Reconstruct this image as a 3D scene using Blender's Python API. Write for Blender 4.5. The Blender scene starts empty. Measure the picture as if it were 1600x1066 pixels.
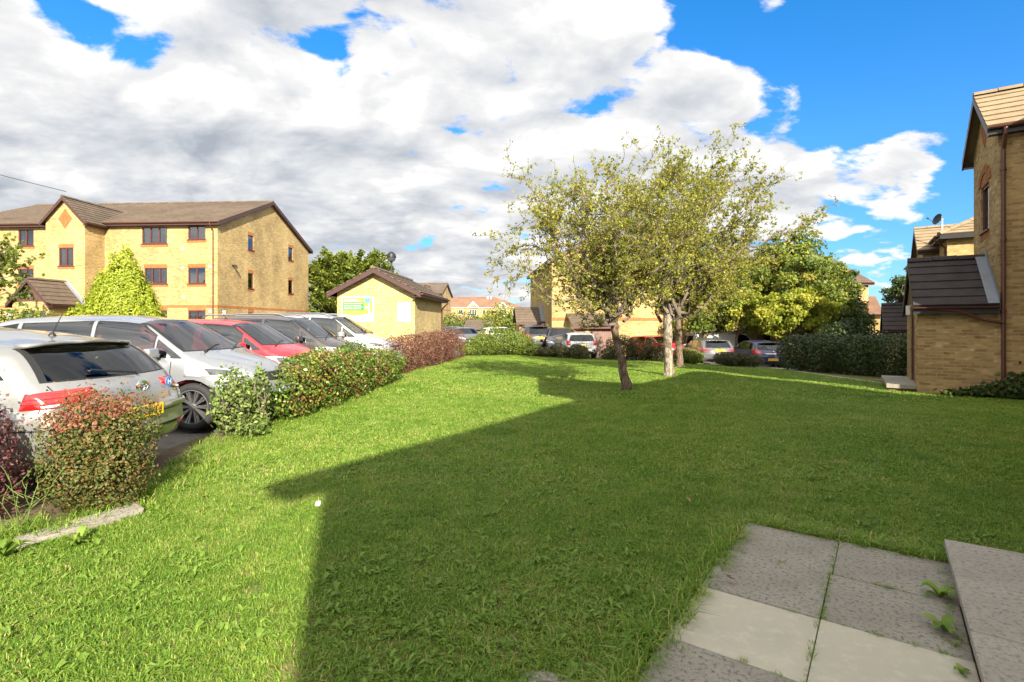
import bpy, bmesh, math, random
import numpy as np
from mathutils import Vector, Matrix
R = math.radians
C = bpy.context.scene.collection
rng = np.random.default_rng(7)
random.seed(7)

# ---------------------------------------------------------------- ground height and the terrace frame
def gz(x, y):
    xc = np.clip(x, 0, 18.0); yc = np.clip(y, 0, 30.0)
    return -(0.002*yc + 0.00006*xc*yc*yc)
def gzf(x, y): return float(gz(x, y))
TH = R(33.0)
NU = ((math.cos(TH), -math.sin(TH)), (math.sin(TH), math.cos(TH)))
def W(n, u): return (n*NU[0][0]+u*NU[1][0], n*NU[0][1]+u*NU[1][1])

# ---------------------------------------------------------------- node materials
def new_mat(name):
    m = bpy.data.materials.new(name); m.use_nodes = True
    nt = m.node_tree; nt.nodes.clear()
    out = nt.nodes.new('ShaderNodeOutputMaterial')
    return m, nt, out
def N(nt, t, **kw):
    n = nt.nodes.new(t)
    for k, v in kw.items():
        if k.startswith('i_'):
            key = k[2:]
            n.inputs[int(key) if key.isdigit() else key.replace('_', ' ')].default_value = v
        else: setattr(n, k, v)
    return n
def L(nt, a, b): nt.links.new(a, b)
def c4(c): return (c[0], c[1], c[2], 1.0)
def mixc(nt, fac, a, b, mode='MIX'):
    n = nt.nodes.new('ShaderNodeMix'); n.data_type = 'RGBA'; n.blend_type = mode
    for sock, v in ((n.inputs[0], fac), (n.inputs[6], a), (n.inputs[7], b)):
        if hasattr(v, 'is_output'): nt.links.new(v, sock)
        elif isinstance(v, (int, float)): sock.default_value = v
        else: sock.default_value = c4(v)
    return n.outputs[2]
def noise(nt, vec, scale, detail=4, rough=.55):
    n = N(nt, 'ShaderNodeTexNoise', i_Scale=scale, i_Detail=detail, i_Roughness=rough)
    if vec is not None: L(nt, vec, n.inputs['Vector'])
    return n.outputs['Fac']
def ramp(nt, fac, stops):
    n = nt.nodes.new('ShaderNodeValToRGB'); e = n.color_ramp.elements
    while len(e) < len(stops): e.new(.5)
    for k, (p, c) in enumerate(stops):
        e[k].position = p; e[k].color = c4(c) if not isinstance(c, (int, float)) else (c, c, c, 1)
    L(nt, fac, n.inputs[0]); return n.outputs[0]
def objvec(nt):
    return nt.nodes.new('ShaderNodeTexCoord').outputs['Object']
def plain(name, col, rough=.5, metal=0., var=.0, scale=6., bump=0., coat=0., spec=.5):
    m, nt, out = new_mat(name)
    p = N(nt, 'ShaderNodeBsdfPrincipled', i_Roughness=rough, i_Metallic=metal)
    p.inputs['Specular IOR Level'].default_value = spec
    p.inputs['Coat Weight'].default_value = coat; p.inputs['Coat Roughness'].default_value = .04
    v = objvec(nt)
    if var > 0:
        f = noise(nt, v, scale)
        c = mixc(nt, f, [x*(1-var) for x in col], [min(1, x*(1+var)) for x in col])
        L(nt, c, p.inputs['Base Color'])
    else: p.inputs['Base Color'].default_value = c4(col)
    if bump > 0:
        b = N(nt, 'ShaderNodeBump', i_Strength=bump, i_Distance=.02)
        L(nt, noise(nt, v, scale*6), b.inputs['Height']); L(nt, b.outputs[0], p.inputs['Normal'])
    L(nt, p.outputs[0], out.inputs[0]); return m
def brick_mat(name, c1, c2, mortar, dirt=.42, vertical=False, bw=.225, rh=.075):
    m, nt, out = new_mat(name)
    p = N(nt, 'ShaderNodeBsdfPrincipled', i_Roughness=.9)
    p.inputs['Specular IOR Level'].default_value = .25
    v = objvec(nt); s = N(nt, 'ShaderNodeSeparateXYZ'); L(nt, v, s.inputs[0])
    a = N(nt, 'ShaderNodeMath', operation='ADD'); L(nt, s.outputs[0], a.inputs[0]); L(nt, s.outputs[1], a.inputs[1])
    cb = N(nt, 'ShaderNodeCombineXYZ')
    if vertical: L(nt, s.outputs[2], cb.inputs[0]); L(nt, a.outputs[0], cb.inputs[1])
    else: L(nt, a.outputs[0], cb.inputs[0]); L(nt, s.outputs[2], cb.inputs[1])
    b = N(nt, 'ShaderNodeTexBrick', i_Color1=c4(c1), i_Color2=c4(c2), i_Mortar=c4(mortar), i_Scale=1.0)
    b.inputs['Mortar Size'].default_value = .009; b.inputs['Brick Width'].default_value = bw
    b.inputs['Row Height'].default_value = rh; b.inputs['Bias'].default_value = -.1
    L(nt, cb.outputs[0], b.inputs['Vector'])
    col = b.outputs['Color']
    st = N(nt, 'ShaderNodeMapping', i_Scale=(4.4, 13.3, 1)); L(nt, cb.outputs[0], st.inputs[0])
    odd = ramp(nt, noise(nt, st.outputs[0], 1.0, 1), [(.60, (1, 1, 1)), (.70, (.56, .5, .44))])
    col = mixc(nt, .55, col, odd, 'MULTIPLY')
    pale = ramp(nt, noise(nt, st.outputs[0], .83, 1), [(.60, (1, 1, 1)), (.7, (1.35, 1.4, 1.6))])
    col = mixc(nt, .8, col, pale, 'MULTIPLY')
    d = ramp(nt, noise(nt, v, .55, 5, .65), [(.3, (1-dirt, 1-dirt, 1-dirt)), (.65, (1.06, 1.06, 1.06))])
    col = mixc(nt, 1.0, col, d, 'MULTIPLY')
    L(nt, col, p.inputs['Base Color'])
    bp = N(nt, 'ShaderNodeBump', i_Strength=.5, i_Distance=.008); bp.invert = True
    L(nt, b.outputs['Fac'], bp.inputs['Height']); L(nt, bp.outputs[0], p.inputs['Normal'])
    L(nt, p.outputs[0], out.inputs[0]); return m
def tile_mat(name, c1, c2, lichen=.0):
    m, nt, out = new_mat(name)
    p = N(nt, 'ShaderNodeBsdfPrincipled', i_Roughness=.85)
    p.inputs['Specular IOR Level'].default_value = .25
    v = objvec(nt)
    col = mixc(nt, ramp(nt, noise(nt, v, 3.5, 6, .7), [(.3, 0.), (.7, 1.)]), c1, c2)
    col = mixc(nt, .6, col, ramp(nt, noise(nt, v, .5, 3), [(.35, (.7, .7, .7)), (.65, (1.1, 1.1, 1.1))]), 'MULTIPLY')
    if lichen > 0:
        col = mixc(nt, ramp(nt, noise(nt, v, 2.2, 6, .75), [(.66, 0.), (.74, lichen)]), col, (.42, .30, .06))
    L(nt, col, p.inputs['Base Color'])
    bp = N(nt, 'ShaderNodeBump', i_Strength=.4, i_Distance=.02)
    L(nt, noise(nt, v, 22, 3), bp.inputs['Height']); L(nt, bp.outputs[0], p.inputs['Normal'])
    L(nt, p.outputs[0], out.inputs[0]); return m
def leaf_mat(name, stops, trans=.3, rough=.55, patch=0., patch_scale=1.):
    """stops: the colours of the leaves themselves, picked per leaf by the 'tint' attribute"""
    m, nt, out = new_mat(name)
    at = N(nt, 'ShaderNodeAttribute', attribute_name='tint')
    f = at.outputs['Fac']
    if patch > 0:
        nz = noise(nt, objvec(nt), patch_scale, 3)
        mr = N(nt, 'ShaderNodeMath', operation='MULTIPLY_ADD'); L(nt, nz, mr.inputs[0])
        mr.inputs[1].default_value = patch*2; mr.inputs[2].default_value = -patch
        ad = N(nt, 'ShaderNodeMath', operation='ADD', use_clamp=True); L(nt, f, ad.inputs[0]); L(nt, mr.outputs[0], ad.inputs[1])
        f = ad.outputs[0]
    col = ramp(nt, f, stops)
    p = N(nt, 'ShaderNodeBsdfPrincipled', i_Roughness=rough); p.inputs['Specular IOR Level'].default_value = .35
    L(nt, col, p.inputs['Base Color'])
    t = N(nt, 'ShaderNodeBsdfTranslucent'); L(nt, mixc(nt, 1., col, (1.25, 1.2, .7), 'MULTIPLY'), t.inputs[0])
    mx = N(nt, 'ShaderNodeMixShader', i_0=trans); L(nt, p.outputs[0], mx.inputs[1]); L(nt, t.outputs[0], mx.inputs[2])
    L(nt, mx.outputs[0], out.inputs[0]); return m
def glass_mat(name, tint, keep=.5, rough=.02, ior=1.6):
    m, nt, out = new_mat(name)
    tr = N(nt, 'ShaderNodeBsdfTransparent'); tr.inputs[0].default_value = c4([x*keep for x in tint])
    gl = N(nt, 'ShaderNodeBsdfGlossy', i_Roughness=rough); gl.inputs[0].default_value = (.95, .97, 1, 1)
    fr = N(nt, 'ShaderNodeFresnel', i_IOR=ior)
    mx = N(nt, 'ShaderNodeMixShader'); L(nt, fr.outputs[0], mx.inputs[0]); L(nt, tr.outputs[0], mx.inputs[1]); L(nt, gl.outputs[0], mx.inputs[2])
    L(nt, mx.outputs[0], out.inputs[0]); return m
def paint_mat(name, col, metal=.0, rough=.35):
    m, nt, out = new_mat(name)
    p = N(nt, 'ShaderNodeBsdfPrincipled', i_Roughness=rough, i_Metallic=metal)
    p.inputs['Base Color'].default_value = c4(col)
    p.inputs['Coat Weight'].default_value = .8; p.inputs['Coat Roughness'].default_value = .05
    v = objvec(nt)
    dn = ramp(nt, noise(nt, v, 4, 5, .7), [(.3, (.9, .9, .9)), (.7, (1, 1, 1))])
    col2 = mixc(nt, 1., col, dn, 'MULTIPLY')
    L(nt, col2, p.inputs['Base Color'])
    inner = N(nt, 'ShaderNodeBsdfPrincipled', i_Roughness=.9); inner.inputs['Base Color'].default_value = (.02, .02, .022, 1)
    g = N(nt, 'ShaderNodeNewGeometry'); mx = N(nt, 'ShaderNodeMixShader')
    L(nt, g.outputs['Backfacing'], mx.inputs[0]); L(nt, p.outputs[0], mx.inputs[1]); L(nt, inner.outputs[0], mx.inputs[2])
    L(nt, mx.outputs[0], out.inputs[0]); return m

def bark_mat(name, c1, c2):
    m, nt, out = new_mat(name); p = N(nt, 'ShaderNodeBsdfPrincipled', i_Roughness=.95); p.inputs['Specular IOR Level'].default_value = .15
    mp = N(nt, 'ShaderNodeMapping', i_Scale=(1, 1, .28)); L(nt, objvec(nt), mp.inputs[0])
    f = noise(nt, mp.outputs[0], 22, 5, .7); col = mixc(nt, ramp(nt, f, [(.42, 0.), (.58, 1.)]), c2, c1)
    col = mixc(nt, ramp(nt, noise(nt, objvec(nt), 5, 4, .7), [(.5, 0.), (.62, .75)]), col, [x*.5 for x in c2])
    L(nt, col, p.inputs['Base Color']); b = N(nt, 'ShaderNodeBump', i_Strength=1., i_Distance=.03); L(nt, f, b.inputs['Height']); L(nt, b.outputs[0], p.inputs['Normal']); L(nt, p.outputs[0], out.inputs[0]); return m
M = {}
M['brick'] = brick_mat('yellow_stock_brick', (.465, .325, .12), (.315, .20, .064), (.38, .31, .19))
M['brick_pale'] = brick_mat('pale_stock_brick', (.47, .36, .15), (.34, .235, .08), (.38, .33, .20), .25)
M['brick_old'] = brick_mat('weathered_stock_brick', (.50, .33, .135), (.27, .155, .058), (.38, .29, .17), .4)
M['orange'] = brick_mat('orange_soldier_brick', (.35, .105, .026), (.28, .078, .02), (.32, .19, .09), .2, True)
M['redbrick'] = brick_mat('red_step_brick', (.26, .07, .045), (.18, .05, .035), (.20, .15, .12), .4, True)
M['tile'] = tile_mat('brown_concrete_tile', (.085, .065, .05), (.145, .108, .078), .6)
M['tile_tan'] = tile_mat('sun_bleached_tile', (.20, .148, .09), (.28, .21, .13), 1.)
M['tile_dark'] = tile_mat('dark_concrete_tile', (.040, .033, .033), (.062, .052, .05))
M['tile_red'] = tile_mat('orange_brown_tile', (.17, .095, .06), (.24, .14, .09))
M['fascia'] = plain('dark_brown_painted_board', (.055, .024, .02), .5, var=.3)
M['fascia_black'] = plain('black_painted_board', (.022, .02, .022), .45, var=.3)
M['frame'] = plain('red_brown_window_frame', (.085, .022, .018), .45, var=.2)
M['pipe'] = plain('brown_plastic_pipe', (.10, .035, .026), .4, var=.25)
M['brownwood'] = plain('brown_vertical_boarding', (.085, .042, .032), .6, var=.35, scale=9)
M['doorwood'] = plain('faded_brown_door', (.17, .098, .075), .6, var=.25, scale=9)
M['white'] = plain('white_paint', (.80, .80, .78), .5, var=.04)
M['white_frame'] = plain('white_window_frame', (.78, .78, .76), .4)
M['lead'] = plain('grey_lead_flashing', (.20, .215, .24), .55, var=.2)
M['pane'] = glass_mat('window_glass', (.8, .85, .85), .8, .02, 2.3)
M['room'] = plain('dark_room', (.035, .032, .03), .9, var=.4, scale=1.2)
M['curtain'] = plain('pale_curtain', (.66, .63, .57), .9, var=.15, scale=12)
M['metal_grey'] = plain('grey_metal', (.30, .30, .31), .4, .8)
M['black'] = plain('black_plastic', (.015, .015, .016), .45)
M['blackmetal'] = plain('black_cast_metal', (.012, .012, .014), .35)
M['bark'] = bark_mat('brown_bark', (.20, .145, .10), (.09, .06, .042))
M['bark_pale'] = bark_mat('pale_lichened_bark', (.34, .30, .23), (.13, .095, .065))
M['twig'] = plain('grey_brown_twig', (.13, .10, .075), .9, var=.3)
M['stem_red'] = plain('red_brown_stem', (.10, .06, .045), .9, var=.3)

# ---------------------------------------------------------------- objects
def link(o, parent=None):
    C.objects.link(o)
    if parent is not None: o.parent = parent
    return o
def tag(o, label=None, cat=None, group=None, kind=None):
    if label: o['label'] = label
    if cat: o['category'] = cat
    if group: o['group'] = group
    if kind: o['kind'] = kind
    return o
def empty(name, loc, rz=0., label=None, cat=None, group=None):
    o = bpy.data.objects.new(name, None); o.location = loc; o.rotation_euler = (0, 0, rz); o.empty_display_size = .2
    link(o); return tag(o, label, cat, group)
def bmobj(name, bm, mat, parent=None, smooth=False):
    me = bpy.data.meshes.new(name); bm.normal_update(); bm.to_mesh(me); bm.free()
    for m in (mat if isinstance(mat, (list, tuple)) else [mat]): me.materials.append(m)
    if smooth: me.polygons.foreach_set('use_smooth', [True]*len(me.polygons))
    return link(bpy.data.objects.new(name, me), parent)
def npmesh(name, V, F, mat, parent=None, tint=None, smooth=False):
    """V (n,3), F (m,k) all of one size"""
    V = np.asarray(V, np.float32); F = np.asarray(F, np.int32)
    me = bpy.data.meshes.new(name)
    me.vertices.add(len(V)); me.vertices.foreach_set('co', V.ravel())
    k = F.shape[1]
    me.loops.add(F.size); me.loops.foreach_set('vertex_index', F.ravel())
    me.polygons.add(len(F)); me.polygons.foreach_set('loop_start', np.arange(0, F.size, k, dtype=np.int32))
    try: me.polygons.foreach_set('loop_total', np.full(len(F), k, np.int32))
    except Exception: pass
    if smooth: me.polygons.foreach_set('use_smooth', np.ones(len(F), bool))
    if tint is not None:
        a = me.attributes.new('tint', 'FLOAT', 'POINT'); a.data.foreach_set('value', np.asarray(tint, np.float32))
    me.update(calc_edges=True); me.validate()
    me.materials.append(mat)
    return link(bpy.data.objects.new(name, me), parent)
class MB:
    """collects simple solids for one part"""
    def __init__(s): s.bm = bmesh.new()
    def hexa(s, p):
        v = [s.bm.verts.new(q) for q in p]
        for f in ((0, 3, 2, 1), (4, 5, 6, 7), (0, 1, 5, 4), (1, 2, 6, 5), (2, 3, 7, 6), (3, 0, 4, 7)):
            try: s.bm.faces.new([v[i] for i in f])
            except ValueError: pass
        return s
    def box(s, x0, x1, y0, y1, z0, z1):
        return s.hexa([(x0, y0, z0), (x1, y0, z0), (x1, y1, z0), (x0, y1, z0), (x0, y0, z1), (x1, y0, z1), (x1, y1, z1), (x0, y1, z1)])
    def face(s, pts):
        s.bm.faces.new([s.bm.verts.new(p) for p in pts]); return s
    def prism(s, pts, off):
        off = Vector(off); a = [s.bm.verts.new(p) for p in pts]; b = [s.bm.verts.new(Vector(p)+off) for p in pts]
        s.bm.faces.new(a[::-1]); s.bm.faces.new(b)
        for i in range(len(a)): s.bm.faces.new([a[i], a[(i+1) % len(a)], b[(i+1) % len(a)], b[i]])
        return s
    def tube(s, pts, r, n=8, cap=True):
        pts = [Vector(p) for p in pts]; rings = []
        rr = r if isinstance(r, (list, tuple)) else [r]*len(pts)
        up = None
        for i, p in enumerate(pts):
            t = (pts[min(i+1, len(pts)-1)]-pts[max(i-1, 0)]).normalized()
            if up is None: up = t.orthogonal().normalized()
            up = (up - t*up.dot(t)).normalized(); sd = t.cross(up)
            rings.append([s.bm.verts.new(p+(up*math.cos(2*math.pi*k/n)+sd*math.sin(2*math.pi*k/n))*rr[i]) for k in range(n)])
        for a, b in zip(rings, rings[1:]):
            for k in range(n): s.bm.faces.new([a[k], a[(k+1) % n], b[(k+1) % n], b[k]])
        if cap: s.bm.faces.new(rings[0][::-1]); s.bm.faces.new(rings[-1])
        return s
    def lathe(s, prof, n=20, origin=(0, 0, 0), axis='z', cap=True):
        rings = []
        for r, h in prof:
            ring = []
            for k in range(n):
                a = 2*math.pi*k/n; p = (r*math.cos(a), r*math.sin(a), h)
                if axis == 'y': p = (p[0], p[2], p[1])
                if axis == 'x': p = (p[2], p[0], p[1])
                ring.append(s.bm.verts.new(Vector(p)+Vector(origin)))
            rings.append(ring)
        for a, b in zip(rings, rings[1:]):
            for k in range(n): s.bm.faces.new([a[k], a[(k+1) % n], b[(k+1) % n], b[k]])
        if cap and prof[0][0] > 1e-4: s.bm.faces.new(rings[0][::-1])
        if cap and prof[-1][0] > 1e-4: s.bm.faces.new(rings[-1])
        return s
    def build(s, name, mat, parent=None, smooth=False, bevel=0.):
        bmesh.ops.remove_doubles(s.bm, verts=s.bm.verts, dist=1e-5)
        bmesh.ops.recalc_face_normals(s.bm, faces=s.bm.faces)
        if bevel: bmesh.ops.bevel(s.bm, geom=list(s.bm.edges), offset=bevel, segments=2, profile=.7, affect='EDGES')
        return bmobj(name, s.bm, mat, parent, smooth)

# flat sheets that follow the ground
def sheet(name, poly, cell, off, mat, hfun=None, parent=None):
    bm = bmesh.new(); bm.faces.new([bm.verts.new((x, y, 0)) for x, y in poly])
    xs = [p[0] for p in poly]; ys = [p[1] for p in poly]
    def cut(ax, lo, hi):
        k = math.ceil(lo/cell)*cell
        while k < hi:
            co = (k, 0, 0) if ax == 0 else (0, k, 0); no = (1, 0, 0) if ax == 0 else (0, 1, 0)
            bmesh.ops.bisect_plane(bm, geom=list(bm.verts)+list(bm.edges)+list(bm.faces), plane_co=co, plane_no=no)
            k += cell
    cut(0, min(xs), max(xs)); cut(1, min(ys), max(ys))
    bmesh.ops.triangulate(bm, faces=bm.faces)
    for v in bm.verts: v.co.z = gzf(v.co.x, v.co.y)+off+(hfun(v.co.x, v.co.y) if hfun else 0)
    for f in bm.faces:
        if f.normal.z < 0: f.normal_flip()
    return bmobj(name, bm, mat, parent, True)
def inpoly(px, py, poly):
    px = np.asarray(px); py = np.asarray(py); r = np.zeros(px.shape, bool); n = len(poly)
    for i in range(n):
        x1, y1 = poly[i]; x2, y2 = poly[(i+1) % n]
        c = ((y1 > py) != (y2 > py)) & (px < (x2-x1)*(py-y1)/((y2-y1) if y2 != y1 else 1e-9)+x1)
        r ^= c
    return r
# ---------------------------------------------------------------- camera, sun, sky
H_EYE = 1.53; FPX = 815.0
cam_d = bpy.data.cameras.new('camera'); cam = bpy.data.objects.new('camera', cam_d); link(cam)
cam.location = (0, 0, H_EYE); cam.rotation_euler = (R(90), 0, 0)
cam_d.sensor_width = 36; cam_d.lens = 36*FPX/1600; cam_d.shift_y = -25/1600; cam_d.clip_start = .05; cam_d.clip_end = 3000
bpy.context.scene.camera = cam
SUN_AZ = R(180-17); SUN_EL = R(28)     # where the sun stands, clockwise from +Y
sd = Vector((math.sin(SUN_AZ)*math.cos(SUN_EL), math.cos(SUN_AZ)*math.cos(SUN_EL), math.sin(SUN_EL)))
sun_d = bpy.data.lights.new('sun', 'SUN'); sun_d.energy = 4.3; sun_d.angle = R(.55); sun_d.color = (1, .91, .76)
sun = bpy.data.objects.new('sun', sun_d); link(sun); sun.location = sd*60
sun.rotation_euler = (-sd).to_track_quat('-Z', 'Y').to_euler()

w = bpy.data.worlds.new('World'); bpy.context.scene.world = w; w.use_nodes = True
nt = w.node_tree; nt.nodes.clear()
wo = nt.nodes.new('ShaderNodeOutputWorld'); bg = nt.nodes.new('ShaderNodeBackground')
sky = nt.nodes.new('ShaderNodeTexSky'); sky.sky_type = 'NISHITA'; sky.sun_disc = False
sky.sun_elevation = SUN_EL; sky.sun_rotation = SUN_AZ
try: sky.air_density = 1.; sky.dust_density = .3; sky.ozone_density = 2.5
except Exception: pass
SKYK = .085
d = nt.nodes.new('ShaderNodeTexCoord').outputs['Generated']
nrm = N(nt, 'ShaderNodeVectorMath', operation='NORMALIZE'); L(nt, d, nrm.inputs[0]); d = nrm.outputs[0]
sp = N(nt, 'ShaderNodeSeparateXYZ'); L(nt, d, sp.inputs[0])
def mth(op, a, b=None, c=None, clamp=False):
    n = N(nt, 'ShaderNodeMath', operation=op, use_clamp=clamp)
    for k, v in enumerate((a, b, c)):
        if v is None: continue
        if hasattr(v, 'is_output'): L(nt, v, n.inputs[k])
        else: n.inputs[k].default_value = v
    return n.outputs[0]
den = mth('ADD', mth('MAXIMUM', sp.outputs[2], 0.), .30)
cv = N(nt, 'ShaderNodeCombineXYZ'); L(nt, mth('DIVIDE', sp.outputs[0], den), cv.inputs[0]); L(nt, mth('DIVIDE', sp.outputs[1], den), cv.inputs[1])
cv.inputs[2].default_value = 3.7
rot = N(nt, 'ShaderNodeMapping', i_Rotation=(0, 0, R(-22)), i_Scale=(1.25, 1.7, 1)); L(nt, cv.outputs[0], rot.inputs[0]); plane = rot.outputs[0]
warp = N(nt, 'ShaderNodeTexNoise', i_Scale=1.1, i_Detail=3.); L(nt, plane, warp.inputs['Vector'])
wv = N(nt, 'ShaderNodeVectorMath', operation='MULTIPLY_ADD'); L(nt, warp.outputs['Color'], wv.inputs[0]); wv.inputs[1].default_value = (.35, .35, 0); L(nt, plane, wv.inputs[2])
def fbm(vec, scale, detail, rough):
    n = N(nt, 'ShaderNodeTexNoise', i_Scale=scale, i_Detail=detail, i_Roughness=rough); L(nt, vec, n.inputs['Vector']); return n.outputs['Fac']
base = fbm(wv.outputs[0], 3.0, 10., .56)
# cloud banks and clear patches: (photo column, photo row, spread, weight) read as directions of the sky
def sdir(px, py): return Vector(((px-800)/FPX, 1, (508-py)/FPX)).normalized()
bumps = [(150, 230, 0.34, 0.133), (420, 210, 0.34, 0.119), (680, 120, 0.36, 0.114), (900, 190, 0.26, 0.099), (300, 330, 0.35, 0.146), (620, 380, 0.35, 0.173), (980, 40, 0.14, 0.162), (40, 330, 0.3, 0.133), (1180, 250, 0.16, 0.302), (1290, 250, 0.13, 0.302), (1420, 296, 0.085, 0.54), (1340, 312, 0.12, 0.324), (1250, 335, 0.12, 0.288), (1210, 12, 0.04, 0.504), (1330, 45, 0.035, 0.446), (900, 30, 0.2, 0.106), (1010, 290, 0.3, 0.117), (60, 150, 0.2, 0.106), (1370, 400, 0.05, 0.432), (1010, 140, 0.13, 0.104), (1130, 110, 0.13, 0.23), (1190, 130, 0.07, 0.144), (1380, 225, 0.08, 0.36), (1100, 190, 0.08, 0.078), (1330, 90, 0.17, -0.5), (1540, 160, 0.24, -0.72), (1140, 30, 0.06, -0.4), (1240, 60, 0.09, -0.34), (1590, 400, 0.2, -0.68), (1330, 375, 0.07, -0.34), (1480, 20, 0.3, -0.578), (1310, 180, 0.05, -0.3), (1200, 190, 0.04, -0.24), (1500, 330, 0.08, -0.34), (165, 75, 0.059, -0.294), (140, 15, 0.064, -0.294), (395, 115, 0.053, -0.294), (520, 88, 0.031, -0.294), (545, 155, 0.031, -0.324), (275, 75, 0.048, -0.118), (215, 100, 0.053, -0.177), (905, 85, 0.048, -0.2), (880, 75, 0.037, -0.153), (1000, 115, 0.04, -0.4), (760, 145, 0.031, -0.141), (280, 10, 0.043, -0.212), (945, 165, 0.053, -0.212), (1035, 90, 0.035, -0.2), (555, 5, 0.031, -0.165), (1360, 62, 0.02, 0.0), (1480, 290, 0.075, 0.576), (1090, 150, 0.08, 0.144), (1375, 20, 0.025, 0.432), (1500, 215, 0.03, 0.36), (1440, 225, 0.045, 0.396), (1430, 445, 0.1, 0.36), (-600, 200, 0.5, 0.148), (2200, 100, 0.5, -0.1), (1240, 150, 0.07, 0.302), (1070, 60, 0.07, -0.3), (1100, 10, 0.06, -0.3), (1080, 190, 0.05, -0.3), (930, 190, 0.053, -0.236), (980, 300, 0.2, 0.111)]
acc = mth('MULTIPLY_ADD', base, 2.7, -.80)
ov = N(nt, 'ShaderNodeMapRange', interpolation_type='SMOOTHSTEP', i_1=.60, i_2=.9, i_3=0., i_4=.30); L(nt, sp.outputs[2], ov.inputs[0])
bk_ = N(nt, 'ShaderNodeMapRange', interpolation_type='SMOOTHSTEP', i_1=.25, i_2=-.35, i_3=0., i_4=.30); L(nt, sp.outputs[1], bk_.inputs[0])
acc = mth('ADD', acc, mth('MAXIMUM', ov.outputs[0], bk_.outputs[0]))  # extra cloud overhead and behind the viewer, added as neutral fill light
for (px, py, s, wgt) in bumps:
    dn = N(nt, 'ShaderNodeVectorMath', operation='DISTANCE'); L(nt, d, dn.inputs[0]); dn.inputs[1].default_value = sdir(px, py)
    q = mth('DIVIDE', dn.outputs['Value'], s); g = mth('MULTIPLY', mth('POWER', 2.718, mth('MULTIPLY', mth('MULTIPLY', q, q), -1.)), wgt)
    acc = mth('ADD', acc, g)
alpha = N(nt, 'ShaderNodeMapRange', interpolation_type='SMOOTHSTEP', i_1=.42, i_2=.66); L(nt, acc, alpha.inputs[0])
# shade inside the clouds: finer noise, lit from above and behind
ofs = N(nt, 'ShaderNodeVectorMath', operation='MULTIPLY'); L(nt, wv.outputs[0], ofs.inputs[0]); ofs.inputs[1].default_value = (.92, .92, 1)
b2 = fbm(ofs.outputs[0], 3.0, 10., .56)
lit = mth('SUBTRACT', base, b2)
fine = fbm(wv.outputs[0], 4.4, 8., .52)
thick = N(nt, 'ShaderNodeMapRange', i_1=.55, i_2=.95); L(nt, acc, thick.inputs[0])
sh = mth('ADD', mth('MULTIPLY', lit, 1.7), mth('MULTIPLY', mth('SUBTRACT', fine, .5), .55))
low = N(nt, 'ShaderNodeMapRange', i_1=.04, i_2=.34, i_3=.36, i_4=0.); L(nt, sp.outputs[2], low.inputs[0])
leftw = N(nt, 'ShaderNodeMapRange', i_1=-.35, i_2=.22, i_3=1., i_4=0.); L(nt, sp.outputs[0], leftw.inputs[0])
val = mth('SUBTRACT', mth('ADD', .72, sh), mth('MULTIPLY', thick.outputs[0], .20))
val = mth('SUBTRACT', val, mth('MULTIPLY', low.outputs[0], leftw.outputs[0]))
ccol = ramp(nt, val, [(.0, (.135, .150, .172)), (.38, (.228, .235, .247)), (.60, (.285, .285, .286)), (.82, (.36, .356, .352))])
# the sky between the clouds
hs = N(nt, 'ShaderNodeHueSaturation', i_Hue=.505, i_Saturation=1.3, i_Value=1.0); L(nt, sky.outputs[0], hs.inputs['Color'])
skc = N(nt, 'ShaderNodeMix', data_type='RGBA', blend_type='MULTIPLY'); skc.inputs[0].default_value = 1.
tame = ramp(nt, sp.outputs[2], [(0., (.30, .44, .64)), (.12, (.36, .56, .76)), (.3, (.50, .80, .94)), (.5, (.40, .92, 1.0)), (.75, (.32, .92, 1.0))])
tm = N(nt, 'ShaderNodeMix', data_type='RGBA', blend_type='MULTIPLY'); tm.inputs[0].default_value = 1.; L(nt, tame, tm.inputs[6]); tm.inputs[7].default_value = (SKYK/.1, SKYK/.1, SKYK/.1, 1)
L(nt, hs.outputs[0], skc.inputs[6]); L(nt, tm.outputs[2], skc.inputs[7])
cs = N(nt, 'ShaderNodeMix', data_type='RGBA', blend_type='MULTIPLY'); cs.inputs[0].default_value = 1.
# clouds towards the sun, behind the viewer, get added brightness to lift shaded walls
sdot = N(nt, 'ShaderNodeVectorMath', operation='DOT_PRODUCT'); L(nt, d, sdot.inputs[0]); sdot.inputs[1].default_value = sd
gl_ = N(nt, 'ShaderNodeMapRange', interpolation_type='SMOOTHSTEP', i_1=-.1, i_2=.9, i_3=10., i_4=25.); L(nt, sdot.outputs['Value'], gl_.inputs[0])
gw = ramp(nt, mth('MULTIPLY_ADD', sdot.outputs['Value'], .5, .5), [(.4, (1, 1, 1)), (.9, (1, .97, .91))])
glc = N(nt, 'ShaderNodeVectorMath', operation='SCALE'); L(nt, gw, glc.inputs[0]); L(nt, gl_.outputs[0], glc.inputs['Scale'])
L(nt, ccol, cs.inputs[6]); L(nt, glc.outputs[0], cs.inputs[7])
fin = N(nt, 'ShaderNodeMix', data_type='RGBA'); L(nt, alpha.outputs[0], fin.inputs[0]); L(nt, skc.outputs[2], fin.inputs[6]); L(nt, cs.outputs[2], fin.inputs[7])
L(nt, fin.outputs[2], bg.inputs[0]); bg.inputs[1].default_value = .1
L(nt, bg.outputs[0], wo.inputs[0])
vs = bpy.context.scene.view_settings
vs.view_transform = 'Standard'; vs.look = 'None'; vs.gamma = 1; vs.exposure = 1.7
bpy.context.scene.cycles.max_bounces = 8; bpy.context.scene.cycles.transparent_max_bounces = 16
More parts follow.
